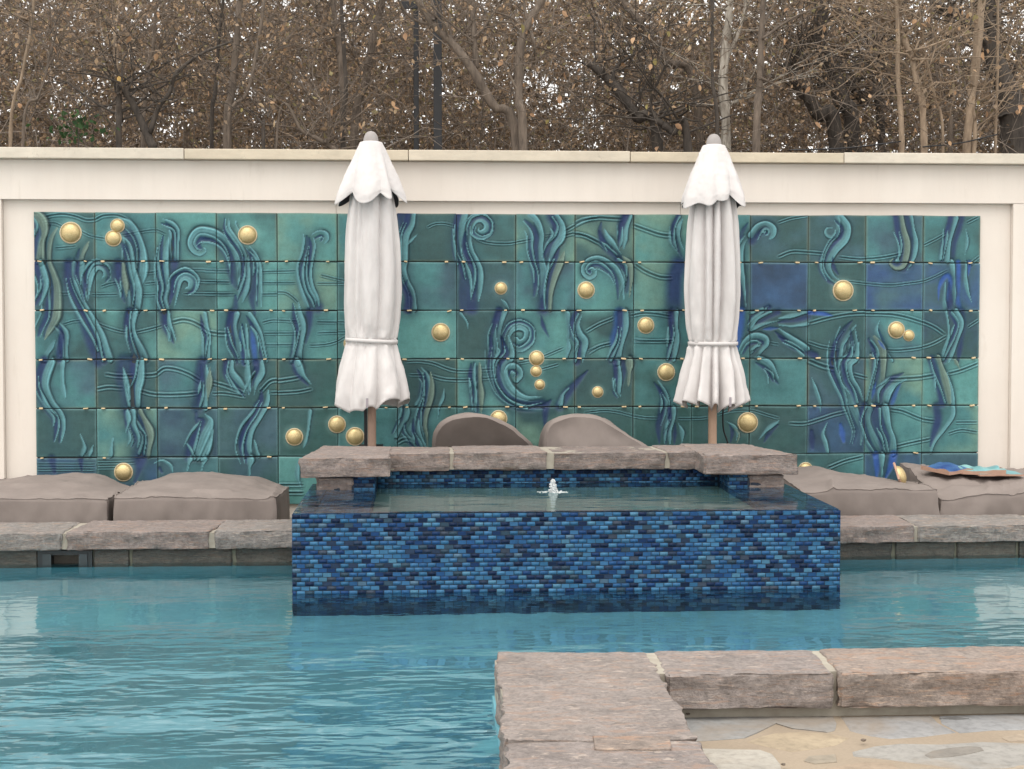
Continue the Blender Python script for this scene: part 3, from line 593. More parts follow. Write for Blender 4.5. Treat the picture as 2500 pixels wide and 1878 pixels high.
STROKES = """
Aw50 190,145 300,115 430,105 560,130 660,165 760,160 850,120 1000,115 1120,170 1180,240|Aw40 210,200 320,200 420,240|Aw40 610,290 720,340 880,370|Aw32 1040,330 1140,315 1250,295 1330,280 1430,275 1530,320|Aw40 330,470 450,460 550,450
Aw30 1310,735 1415,725 1450,715|Aw30 1300,850 1410,840 1470,840|Aw30 730,975 1000,970|Aw30 1260,975 1415,970|Aw26 360,960 490,960|Aw30 830,880 920,850 1000,840|Aw36 1690,705 1900,705 2212,712|Aw36 1830,830 2212,835|Aw36 1720,965 2212,965
Aw44 770,1280 900,1330 1040,1370 1110,1375|Aw44 1200,1380 1330,1350 1480,1310|Aw60 1590,1270 1700,1245 1800,1260 1900,1310 2000,1380 2212,1400|Aw30 420,1290 520,1260 620,1250
Cw34 0,715 270,720|Cw34 0,835 270,840|Cw34 0,965 320,965|Cw34 610,725 770,720 980,715|Cw34 610,845 980,845|Cw34 610,970 780,965|Cw40 780,945 870,950 950,1000 1010,1060|Cw34 620,1270 700,1250 770,1245 1010,1260|Cw34 630,1390 1010,1385|Cw34 650,1515 960,1515|Cw34 1210,1265 1540,1270|Cw34 1220,1385 1540,1375|Cw40 1130,1520 1300,1510 1420,1480 1540,1420|Cw34 1250,760 1410,800 1520,820|Cw30 1210,850 1520,850
Dw32 370,245 450,210 550,205 670,235|Dw44 850,320 950,390 1080,415 1210,420 1310,410 1510,375|Dw52 1850,290 1950,230 2100,160 2212,140|Dw50 1840,340 1950,310 2080,340 2212,410|Dw32 1640,330 1760,320
Ew48 130,280 280,275 430,300 560,350 670,380 860,385|Ew44 180,425 340,430|Ew48 420,440 540,470 670,480 860,480|Ew44 950,370 1090,365|Ew44 960,465 1110,460|Ew60 40,1160 120,1120 210,1140 250,1200|Ew36 1330,300 1480,270 1600,230 1840,130|Ew36 1600,360 1780,310
Fw60 10,210 120,160 270,140 380,145 520,155|Fw60 10,320 120,335 260,400 350,470|Fw60 640,220 780,270 930,320 1080,340|Fw60 660,640 780,720 930,780 1060,790|Fw48 140,1370 280,1290 430,1230|Fw48 160,1590 280,1530 400,1500|Fw36 0,1430 40,1410|Fw50 620,1200 740,1175 900,1180 1060,1210|Fw50 650,1460 850,1475 1080,1470|Fw30 2100,1490 2212,1510
Gw36 0,160 120,120 270,95|Gw42 0,470 120,425 270,430 430,445|Gw40 550,475 700,490 790,490 950,475 1130,440|Gw32 600,690 700,700 790,710 1000,725 1150,710 1290,690 1400,650 1520,590|Gw36 1310,365 1400,320 1510,260|Gw36 1700,160 1800,110|Gw36 1720,540 1810,470|Gw46 270,1070 450,1020 650,985 850,980 1050,990 1250,1040 1400,1100 1500,1170|Gw40 270,1240 400,1280 540,1300|Gw40 980,1310 1100,1310 1290,1285 1400,1250 1510,1190|Gw36 1710,1100 1800,1040
Hw44 160,190 280,120 400,90|Hw44 650,60 1070,55|Hw40 130,830 330,810 480,825 620,860 780,885 920,890|Hw36 1130,895 1300,895 1450,885|Hw40 1560,850 1700,815 1830,805 1950,815 2100,860 2212,890
Iw60 270,220 390,270 500,300|Iw44 680,350 800,380|Iw50 1000,395 1150,385 1280,375 1410,355|Iw46 1540,340 1650,310 1800,250|Iw44 100,790 240,790 380,750 500,710 640,680|Iw44 1010,660 1120,680 1280,745 1410,770|Iw44 1060,1000 1200,965 1370,930|Iw36 1600,780 1790,780|Iw36 1530,880 1650,850 1790,870|Iw44 450,1190 600,1130 760,1090
Bw42 630,235 730,250 830,250|Bw42 910,245 1010,235 1080,190 1180,200 1280,240 1350,290|Bw42 1450,300 1560,330 1700,390|Bw42 560,350 650,335 750,345|Bw42 890,365 1000,390 1150,395 1330,385|Bw36 1450,385 1550,385 1700,410|Bw42 1820,370 1900,290 1990,280 2120,260|Bw36 1900,380 2100,370 2212,350|Bw26 90,925 540,925|Bw26 90,965 540,965|Bw26 560,920 850,915|Bw26 560,960 800,955|Bw40 1960,1090 2150,1090|Bw40 1960,1150 2150,1150
Ad60 240,300 210,420 210,620 250,800 300,950 310,1130 260,1260 210,1430|Ag80 350,250 290,350 260,480 260,620 310,760 345,900 345,1130 320,1250 250,1380 220,1450|Af60 110,150 150,300 130,600|Ag80 130,110 190,190 210,300 180,420 160,600|Af55 170,620 210,760 230,880 200,1000 160,1080|Ad60 590,480 560,600 540,700|Ag60 690,400 640,500 600,620
Ad80 480,640 480,800 520,950 590,1100 640,1230 690,1400 760,1590|Af58 530,640 530,780 570,920 640,1060 720,1200 830,1400 880,1560|Ad50 690,640 660,780 690,920|Af45 620,640 610,760 640,900 680,1030|Af50 690,1010 700,880 720,760 780,680 850,700 870,760 840,790
Ad70 1100,170 1190,300 1220,450 1220,620 1215,760|Af90 1020,150 1130,200 1220,330 1270,480 1280,620 1275,760 1250,880|Ad60 1080,450 1110,600 1110,760 1140,940 1150,1140|Af60 1060,350 1130,430 1160,560 1170,700 1210,850 1230,960 1215,1140|Ad70 1010,640 1000,760 1030,900 1080,1050|Ag50 1060,640 1070,780 1090,900 1100,1000|Ad60 1140,1160 1120,1280 1140,1400 1180,1560|Af60 1190,1160 1170,1300 1190,1420 1250,1560
Ad90 1530,190 1600,290 1620,420 1600,600|Af45 1500,160 1600,210 1660,290 1655,430 1650,600|Ad60 1480,640 1500,800 1500,1000 1500,1140 1510,1280 1570,1420 1610,1500|Ad80 1600,640 1600,800 1580,950 1550,1050|Af60 1560,350 1530,480 1520,620 1530,760 1545,900 1520,1020 1545,1130|Af55 1620,1100 1650,960 1680,830 1740,790 1800,830 1790,890 1740,910|Af40 1550,1160 1560,1290 1600,1380 1630,1470|Af40 1940,1180 1960,1300 2000,1430 1990,1560|Af80 330,1460 270,1560|Af50 380,1280 450,1400 450,1560|Ad50 380,1300 400,1400 380,1560
Cd80 -30,380 130,390 220,450 280,560 290,700 320,850 380,930|Cf66 360,850 350,700 330,580 290,470 220,380 130,320 30,290 -60,290 -120,340 -150,420 -120,500 -50,540 10,500 -20,460|Cd44 290,320 380,460 420,560 430,700 420,800|Cf42 260,150 260,250 310,340 390,450 440,560 450,700 440,800 400,930|Cf30 330,160 340,230 400,330 470,430|Cd66 500,480 520,600 510,750 510,900 510,1040 540,1200|Cf42 480,450 550,540 590,640 600,760 605,1100|Cf50 470,560 470,760 450,900 400,1060|Cd80 330,980 330,1120 300,1250 290,1380 320,1560|Cf60 340,1180 320,1320 350,1480 380,1590|Cb50 400,1300 400,1400 420,1590|Cb50 500,1280 510,1400 530,1590|Cf40 480,1180 540,1280 600,1400 640,1580|Cf40 440,1280 450,1450 460,1590
Cd80 1100,340 1110,450 1080,620 1060,760 1080,900 1150,1030 1220,1110|Cf50 1150,330 1230,290 1300,310 1320,370 1290,420|Cf42 1170,350 1185,450 1160,600 1140,750 1160,900 1210,1010 1230,1090|Cf36 1060,310 1065,400 1040,540 1000,650 1000,760 1030,900 1080,1040 1110,1110|Cd60 1130,1160 1110,1350 1090,1500|Cf60 1010,1060 1030,1200 1060,1330 1050,1460 1030,1590
Dd80 80,100 100,250 70,400|Df60 220,100 200,220 140,330 120,450 120,600 110,700 150,830 210,950 230,1130|Df30 260,320 180,400 160,430|Dd60 150,820 130,900 170,1020 150,1130|Dd60 700,300 690,480 720,600 760,760 750,950 760,1130|Dd90 790,300 780,450 810,580 850,700 840,880 850,1120|Df60 770,110 740,230 730,380 745,520 780,620 820,800|Df62 840,300 830,400 850,500 900,600 940,720 940,880 920,1040|Df50 850,330 860,240 900,180 960,170 1010,215 1005,275 955,300 920,280 925,245
Dd50 1520,200 1560,350 1560,500 1560,640 1560,850 1590,1000|Dd90 1720,130 1770,220 1770,350 1700,470 1660,600 1680,700 1650,900 1620,1130|Df80 1480,110 1560,200 1600,330 1590,470 1600,600 1620,720 1620,850 1600,1000|Df70 1760,110 1820,220 1810,350 1740,460 1690,600|Dg60 1850,500 1800,620 1740,780 1700,950 1690,1130|Df30 1160,1020 1200,1060 1240,1130|Df30 730,1180 790,1260 810,1340|Dd50 1160,1160 1110,1300 1090,1450 1110,1590|Df60 1200,1160 1160,1300 1140,1420 1150,1590|Df55 1240,1590 1250,1430 1300,1340 1380,1320 1440,1360 1430,1440 1370,1480 1330,1450|Dd30 1600,1200 1620,1300 1680,1430|Df50 1880,1180 1890,1350 1880,1500
Ed60 1160,0 1190,130 1180,250 1160,400 1190,540 1260,640|Ef60 1110,0 1120,130 1110,330 1140,480 1190,600 1300,690 1450,720 1600,710|Ef75 1240,0 1270,100 1280,220 1200,330 1200,450 1250,560 1330,640 1450,680 1600,660|Ef50 1200,420 1230,350 1300,330 1370,370 1380,440 1330,480|Ed44 380,400 390,540 360,700 310,850 320,1000|Ef50 300,340 350,420 370,520 350,680 330,760|Eg60 400,400 410,540 390,700 350,850 340,980 360,1080 370,1200|Ef30 550,570 530,680 490,780 480,900|Ed56 910,330 900,480 910,620 910,840|Eg60 930,290 930,450 940,600 950,830|Ef40 880,300 870,450 890,620 890,820|Ef50 130,700 150,800 130,900 100,960 30,1080|Ef60 190,950 180,1030 230,1120 300,1190|Ef50 270,900 270,1030 320,1150 350,1200|Ed70 2100,380 1900,600 1800,760|Ef50 1900,560 1830,640 1800,740|Ef50 1890,0 1890,120 1870,230|Ed100 1700,700 1650,780 1640,1000
Fd64 570,110 520,220 500,330 520,450|Ff50 620,120 570,250 550,380 540,480|Fd64 300,190 290,300 350,440 440,540 530,640 580,780 580,950|Ff60 330,260 370,360 440,440 510,530|Fg60 530,560 600,650 620,800 600,1000|Ff60 540,1020 530,850 480,720 400,640 290,580 180,590 110,660 110,740 170,790 230,760 240,710|Fd60 1100,220 1090,330 1120,450 1170,560|Ff50 1180,150 1130,250 1140,380 1190,500|Fd130 1140,650 1100,780 1090,950 1090,1120|Ff60 90,1190 50,1300 70,1400 120,1480 110,1590|Fb90 500,1170 490,1330 450,1480 440,1590|Ff56 560,1160 560,1330 530,1480 500,1590|Fd60 1070,1160 1060,1300 1090,1450|Ff50 1110,1160 1110,1300 1120,1420 1100,1560|Fd60 1880,200 1790,350|Ff60 1890,350 1830,440 1800,560 1800,700 1830,850 1860,1100|Fb80 1800,1160 1800,1290 1770,1450 1750,1590|Fd60 1930,390 2000,320 2060,280 2110,320|Ff64 1920,330 1990,230 2080,200 2150,250 2150,330 2110,370|Fd44 1910,1350 1990,1270 2110,1200 2212,1160|Ff42 1910,1320 1970,1230 2070,1180 2130,1150|Ff42 1920,1340 2040,1290 2212,1250|Fb44 2050,1345 2212,1330|Ff55 1780,1590 1830,1500 1900,1440 1980,1420 2070,1450 2080,1510 2040,1560
Gd44 500,340 560,300 600,230|Gf36 530,100 540,190 520,260 470,290 430,260 440,215 490,210|Gf54 560,110 620,200 600,310 520,400 470,480 450,560 490,640 560,690|Gd40 490,480 500,560 540,630|Gd42 1150,110 1180,240 1200,360 1190,480 1150,580 1080,600|Gg48 1110,100 1130,230 1160,350 1150,470 1120,550 1060,570 1010,530 1040,490|Gf36 1200,110 1220,230 1240,340 1220,480 1160,590|Gd44 1650,100 1620,230 1580,350 1560,500|Gf44 1600,120 1570,240 1540,350 1520,500|Gf26 1690,220 1700,330 1680,450|Gb36 1620,520 1620,650 1610,830 1630,930|Gf40 1560,520 1580,700 1580,900|Gb30 1720,520 1710,640|Gf32 1690,520 1680,650 1700,780 1740,880|Gb32 1440,860 1450,740 1490,660 1530,640 1550,700 1530,830 1520,930|Gf40 1500,700 1490,850 1500,930|Gd40 1540,700 1550,850 1540,930|Gd40 640,1200 640,1327|Gf50 700,1080 640,1150 590,1240 570,1327|Gf40 690,1120 700,1220 710,1327|Gb34 895,1110 930,1220 980,1310|Gf30 910,1040 880,1130 920,1230 970,1320|Gg40 850,1180 890,1250 920,1327|Gd44 0,1060 150,1030 270,1000|Gf36 0,1020 150,990 280,960|Gf30 0,1080 120,1090 260,1070|Gd44 0,1190 120,1260 250,1320|Gf44 0,1110 80,1180 180,1250 260,1300|Gb30 280,970 400,980 490,1000|Gd44 1650,960 1660,1080 1640,1200 1630,1327|Gf42 1600,960 1650,1070 1620,1200 1570,1327|Gf30 1510,960 1530,1080 1530,1200 1490,1327
Hd54 520,280 540,400 530,520|Hf40 490,280 500,450 490,600 510,660|Hg70 600,280 600,400 590,540|Hd54 930,540 970,700 950,850 920,1000 930,1160|Hf42 910,480 990,600 1030,720 1020,850 990,980|Hd50 1100,950 1090,1170|Hf42 1080,780 1080,900 1040,1050 1040,1170|Hf42 1130,940 1170,1040 1170,1170|Hd44 1690,960 1720,1040 1700,1150|Hf34 1650,920 1730,980 1770,1040 1760,1130|Hg40 1740,1000 1790,1060 1770,1150|Hd44 2212,960 2110,1060 2060,1150|Hf54 2212,920 2100,1000 2000,1120|Hd60 2120,420 2212,520|Hf60 2000,240 2100,300 2170,380 2212,470
Id54 620,60 520,200 520,330 560,450 620,580|If62 640,0 580,80 560,190 560,300 600,420 640,530 660,620 700,720 750,850 740,980|If50 720,60 700,190 640,260 660,380 720,480 760,580|Ig70 830,200 850,320 830,480|Ig60 860,0 930,120 940,260 930,420 910,600|Ib40 900,40 960,120|Ib34 880,420 840,580|Ib50 1100,430 1050,520 1010,600|If60 1150,390 1050,440 980,520 960,620|If30 300,380 330,480 370,600 380,690|Id120 300,860 310,1010|Ib120 560,800 590,950|If34 440,780 400,880 420,960 440,1040|If54 830,640 810,760 850,900 920,1040|Id44 880,640 870,760 920,900 950,1040|If54 960,650 990,800 1030,920 1030,1050|Id54 1430,640 1440,760 1400,900 1370,1000|Ig60 1440,200 1480,330 1520,480 1540,600|If34 1520,330 1560,480 1570,620 1570,720 1500,830 1410,950 1370,1050|Ig30 1590,220 1640,310|Ib44 880,1070 890,1200 880,1290|Ib56 1040,1070 1010,1180 960,1290|If50 930,1080 930,1280
Bd50 250,560 290,650 270,760|Bf52 200,140 160,260 160,340 210,450 280,540 300,640 280,760|Bd40 110,350 160,450 210,530|Bf26 110,330 150,440 190,500 250,560|Bf42 290,140 290,300 310,420|Bd74 770,140 760,260 800,400 810,500|Bd74 850,140 840,280 840,420 870,540 910,660 900,770 880,880|Bf52 900,130 890,260 870,360 870,480|Bg48 890,520 940,620 970,720 950,860|Bf40 830,520 840,620 880,720 870,800|Bf36 790,520 800,600 780,680|Bf34 760,180 780,300 810,430|Bd54 1370,140 1350,260 1350,380 1330,500|Bf40 1400,160 1410,280 1400,400 1390,490|Bg40 1430,180 1420,300 1410,440|Bd34 1780,180 1760,330|Bf42 1600,140 1600,220 1660,300 1730,380|Bf42 1830,140 1830,220 1790,300 1770,400|Bf42 1720,140 1720,250 1740,370|Bd70 1320,530 1330,620|Bf60 1390,540 1430,600 1380,720 1340,830 1330,880|Bf56 1440,640 1430,730 1370,870|Bf30 1250,770 1290,840 1300,880|Bd54 1720,560 1700,700 1710,860|Bf50 1880,360 1870,460 1820,560 1750,680 1730,800 1760,900|Bf30 1770,740 1800,860|Bf30 430,700 460,790 440,860|Bf26 530,780 500,860|Bf30 680,720 660,860|Bd100 210,890 230,990|Bd44 430,890 440,980|Bd90 900,890 850,1060|Bd60 1040,960 1060,990|Bf30 1000,920 1060,900 1120,935 1140,985|Bf50 1270,890 1250,980|Bf60 1380,890 1360,980|Bf50 1740,890 1730,1020|Bd40 2090,140 2110,230 2190,320|Bf50 2100,140 2140,230 2212,310|Bf40 2110,900 2100,1020 2140,1130|Bf34 2200,520 2180,700 2150,800
"""
LIGHT = np.array(lin(112, 170, 178)); NAVY = np.array(lin(36, 52, 96)); SAGE = np.array(lin(126, 152, 140)); BLUE = np.array(lin(54, 92, 168)); DEEP = np.array(lin(34, 60, 68)); HALO = np.array(lin(42, 74, 82))
def stroke(kind, wpx, pts):
    global canvas, hgt
    pc = to_canvas(pts); n = max(12, int(np.abs(np.diff(pc, axis=0)).sum()/2.2)); q = smooth_path(pc, n)
    w = max(2.3 if kind == 'w' else 1.75, wpx*GX/148.5*.5*{'w': 1.0, 'f': 1.12, 'g': 1.2, 'd': 1.7, 'b': 1.5}[kind])                                        # half width in cells
    mrg = w*2.6+3; x0, y0 = np.floor(q.min(0)-mrg).astype(int); x1, y1 = np.ceil(q.max(0)+mrg).astype(int)
    x0, y0, x1, y1 = max(x0, 0), max(y0, 0), min(x1, CW), min(y1, CH)
    if x1 <= x0 or y1 <= y0: return
    yy, xx = np.mgrid[y0:y1, x0:x1]; px = np.stack([xx.ravel()+.5, yy.ravel()+.5], 1)
    best = np.full(len(px), 1e9); side = np.zeros(len(px)); tt = np.zeros(len(px))
    for i in range(len(q)-1):
        a, b = q[i], q[i+1]; d = b-a; L2 = d@d+1e-9; u = np.clip(((px-a)@d)/L2, 0, 1); v = px-(a+u[:, None]*d); ds = (v*v).sum(1)
        m = ds < best; best[m] = ds[m]; side[m] = np.sign(d[0]*v[m, 1]-d[1]*v[m, 0]); tt[m] = (i+u[m])/(len(q)-1)
    dist = np.sqrt(best).reshape(yy.shape); side = side.reshape(yy.shape); tt = tt.reshape(yy.shape)
    cv = canvas[y0:y1, x0:x1]; hv = hgt[y0:y1, x0:x1]
    sst = lambda a, b, x: (lambda t: t*t*(3-2*t))(np.clip((x-a)/(b-a), 0, 1))
    if kind == 'w':
        tp = np.minimum(1, np.minimum(tt, 1-tt)*14+.25); s = dist/w
        env = 1-sst(.95, 1.5, s); env = env*tp
        ridge = np.exp(-((s-.62)/.26)**2); groove = np.exp(-(s/.30)**2)+.7*np.exp(-((s-1.15)/.26)**2)
        hv += env*(.0075*ridge-.007*groove)
        cv += (LIGHT*.95-cv)*(np.clip(ridge*env, 0, 1)*.7)[..., None]; cv += (DEEP*.8-cv)*(np.clip(groove*env, 0, 1)*.85)[..., None]
        return
    Lq = np.linalg.norm(np.diff(q, axis=0), axis=1).sum()
    def open_end(e): fx, fy = (e[0]/GX) % 1, (e[1]/GZ) % 1; return min(fy, 1-fy)*GZ < 4.5 or min(fx, 1-fx)*GX < 2.5
    ta = 1. if open_end(q[0]) else 0.; tb = 1. if open_end(q[-1]) else 0.
    tl = max(5*w, .3*Lq)
    tp = np.clip(np.minimum(np.maximum(tt*Lq/tl+.12, ta), np.maximum((1-tt)*Lq/tl+.12, tb)), 0, 1)**.8; gq = np.random.default_rng(int(abs(q[0, 0]*7+q[0, 1]*13))); wl_ = w*tp*(1+(.32*np.sin(tt*gq.uniform(4, 8)+gq.uniform(0, 6)) if kind in 'fg' else 0)); s = dist/np.maximum(wl_, .4)
    if kind in 'db':
        a = (1-sst(.3, 1.35, s))*(.9 if kind == 'd' else .85)*(.7+.3*tp)
        halo = np.exp(-(dist/(w*2.1))**2)*.5*(.4+.6*tp)
        cv += (HALO-cv)*halo[..., None]; cv += ((NAVY if kind == 'd' else BLUE)-cv)*a[..., None]
        hv += -.008*a; return
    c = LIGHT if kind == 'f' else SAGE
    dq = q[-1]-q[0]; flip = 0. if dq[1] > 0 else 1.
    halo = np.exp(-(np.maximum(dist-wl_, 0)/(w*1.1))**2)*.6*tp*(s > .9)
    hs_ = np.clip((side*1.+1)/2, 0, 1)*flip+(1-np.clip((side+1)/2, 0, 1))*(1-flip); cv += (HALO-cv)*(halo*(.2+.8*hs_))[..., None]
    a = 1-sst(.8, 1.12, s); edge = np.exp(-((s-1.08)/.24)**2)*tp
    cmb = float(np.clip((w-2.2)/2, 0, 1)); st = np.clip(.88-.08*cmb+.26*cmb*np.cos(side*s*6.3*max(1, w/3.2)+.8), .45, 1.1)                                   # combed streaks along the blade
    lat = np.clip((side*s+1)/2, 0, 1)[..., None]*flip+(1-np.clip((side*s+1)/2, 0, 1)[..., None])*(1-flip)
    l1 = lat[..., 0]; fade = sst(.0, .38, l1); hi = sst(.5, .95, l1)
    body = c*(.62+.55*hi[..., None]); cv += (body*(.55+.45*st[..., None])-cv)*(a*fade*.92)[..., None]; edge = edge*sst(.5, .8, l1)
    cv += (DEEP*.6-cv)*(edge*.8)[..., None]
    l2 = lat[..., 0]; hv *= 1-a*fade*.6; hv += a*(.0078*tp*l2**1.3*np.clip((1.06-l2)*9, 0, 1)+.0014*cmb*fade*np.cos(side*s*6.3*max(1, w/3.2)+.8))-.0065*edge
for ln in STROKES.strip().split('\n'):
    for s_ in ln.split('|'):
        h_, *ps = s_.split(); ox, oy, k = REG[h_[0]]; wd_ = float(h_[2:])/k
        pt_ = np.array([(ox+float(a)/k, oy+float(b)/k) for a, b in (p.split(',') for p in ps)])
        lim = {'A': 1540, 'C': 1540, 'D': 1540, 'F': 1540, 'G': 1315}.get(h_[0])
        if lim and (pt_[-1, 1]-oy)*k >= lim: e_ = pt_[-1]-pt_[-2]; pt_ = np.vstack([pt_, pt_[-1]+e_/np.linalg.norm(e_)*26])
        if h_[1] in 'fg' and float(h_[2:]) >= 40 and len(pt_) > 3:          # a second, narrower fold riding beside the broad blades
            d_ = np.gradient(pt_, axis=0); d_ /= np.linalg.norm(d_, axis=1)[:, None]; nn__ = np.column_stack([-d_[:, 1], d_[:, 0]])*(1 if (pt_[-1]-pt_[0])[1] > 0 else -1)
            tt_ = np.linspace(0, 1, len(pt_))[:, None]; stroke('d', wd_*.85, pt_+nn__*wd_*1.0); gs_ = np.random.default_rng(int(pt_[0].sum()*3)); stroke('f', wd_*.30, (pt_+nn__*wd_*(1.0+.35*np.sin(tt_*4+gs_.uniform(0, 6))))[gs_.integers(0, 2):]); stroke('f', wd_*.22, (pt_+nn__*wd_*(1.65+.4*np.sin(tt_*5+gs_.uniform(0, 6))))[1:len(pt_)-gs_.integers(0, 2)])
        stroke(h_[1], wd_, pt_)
DOMES = [(153, 503, 22), (254, 488, 14.5), (245, 515, 16.5), (535, 508, 19.5), (1082, 623, 13), (1266, 627, 18), (952, 718, 19), (1159, 774, 16), (1158, 802, 12), (1166, 831, 11), (1291, 847, 12), (1395, 703, 17.5), (1439, 804, 18.5), (1821, 628, 22), (1936, 713, 18), (1963, 725, 12), (636, 944, 18), (728, 917, 18), (767, 943, 19), (267, 1020, 19), (1077, 905, 18), (1615, 913, 21.5), (1740, 1015, 16), (757, 742, 14)]
PXM = 1/(P(1101, 900, Y=YT).x-P(1100, 900, Y=YT).x)          # survey px per metre on the mural
yy, xx = np.mgrid[0:CH, 0:CW]
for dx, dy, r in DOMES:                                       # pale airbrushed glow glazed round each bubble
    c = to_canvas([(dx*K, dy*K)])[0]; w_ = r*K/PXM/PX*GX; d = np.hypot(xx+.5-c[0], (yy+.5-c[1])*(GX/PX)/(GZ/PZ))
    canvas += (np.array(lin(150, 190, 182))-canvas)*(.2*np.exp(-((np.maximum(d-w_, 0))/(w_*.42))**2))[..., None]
hgt += .0014*smooth_noise((CH, CW), 9, 3)+.002*smooth_noise((CH, CW), 30, 4)
tile_objs = {}
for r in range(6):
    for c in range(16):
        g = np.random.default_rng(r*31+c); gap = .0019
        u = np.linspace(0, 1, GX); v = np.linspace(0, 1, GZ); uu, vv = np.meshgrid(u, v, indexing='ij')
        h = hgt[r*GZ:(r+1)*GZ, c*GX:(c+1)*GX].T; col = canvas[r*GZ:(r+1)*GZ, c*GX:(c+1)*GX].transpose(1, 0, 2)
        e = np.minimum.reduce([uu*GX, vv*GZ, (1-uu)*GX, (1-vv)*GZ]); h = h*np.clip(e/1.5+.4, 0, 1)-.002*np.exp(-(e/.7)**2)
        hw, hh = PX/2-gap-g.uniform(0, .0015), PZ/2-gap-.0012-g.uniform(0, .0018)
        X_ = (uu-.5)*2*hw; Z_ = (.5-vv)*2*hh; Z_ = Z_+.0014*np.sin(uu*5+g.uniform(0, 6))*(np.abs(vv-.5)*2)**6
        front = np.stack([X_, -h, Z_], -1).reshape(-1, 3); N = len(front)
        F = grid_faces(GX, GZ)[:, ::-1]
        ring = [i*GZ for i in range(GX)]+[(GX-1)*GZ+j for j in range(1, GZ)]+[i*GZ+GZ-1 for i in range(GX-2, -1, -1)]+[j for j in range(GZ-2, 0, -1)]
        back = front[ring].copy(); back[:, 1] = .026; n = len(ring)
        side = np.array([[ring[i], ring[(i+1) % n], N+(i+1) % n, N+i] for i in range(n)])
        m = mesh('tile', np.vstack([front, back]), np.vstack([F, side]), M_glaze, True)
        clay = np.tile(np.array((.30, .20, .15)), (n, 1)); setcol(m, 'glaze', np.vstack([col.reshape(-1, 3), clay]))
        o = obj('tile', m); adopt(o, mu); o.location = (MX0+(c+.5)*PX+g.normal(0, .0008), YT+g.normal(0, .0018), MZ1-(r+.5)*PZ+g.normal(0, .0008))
        o.rotation_euler = (g.normal(0, .003), g.normal(0, .0018), g.normal(0, .003)); tile_objs[r, c] = o
adopt(bbox_obj('backing_board', (MX0+.006, MX1-.006, YT+.018, Y_WALL-.009, MZ0+.006, MZ1-.006), M_grout), mu)
# gilded bubbles
th = np.linspace(0, 2*math.pi, 40, endpoint=False); ph = np.linspace(0, math.pi/2, 12)
dv = np.array([(math.cos(t)*math.cos(p), -math.sin(p)*.62, math.sin(t)*math.cos(p)) for t in th for p in ph]); df = grid_faces(40, 12, True)
dome_m = mesh('gold_dome', dv, df, M_gold, True)
rp = [(1.0, .02), (1.0, -.10), (1.06, -.13), (1.12, -.10), (1.14, .02)]
rv = np.array([(math.cos(t)*a, b, math.sin(t)*a) for t in th for a, b in rp]); rim_m = mesh('rim', rv, grid_faces(40, 5, True), M_rim, True)
for dx, dy, r in DOMES:
    p = P(dx*K, dy*K, Y=YT); s = r*K/PXM*.93
    o = obj('gold_dome', dome_m); adopt(o, mu); o.location = (p.x, YT-.002, p.z); o.scale = (s, s, s); o.rotation_euler.y = dx
    obj('rim', rim_m, o)
clip_m = bevel(mesh('clip', *boxes([(-.017, .017, -.012, .012, -.0055, .0055)]), M_clip), .002, 1)
g = np.random.default_rng(5)
for r in range(1, 6):
    for c in range(16):
        for s in (.12, .84):
            if r == 5 and g.random() < .6: continue
            o = obj('clip', clip_m); adopt(o, mu); o.location = (MX0+(c+s+g.normal(0, .03))*PX, YT-.005, MZ1-r*PZ+g.normal(0, .002)); o.scale = (g.uniform(.6, 1.15), 1, g.uniform(.7, 1.2)); o.rotation_euler.y = g.normal(0, .12)
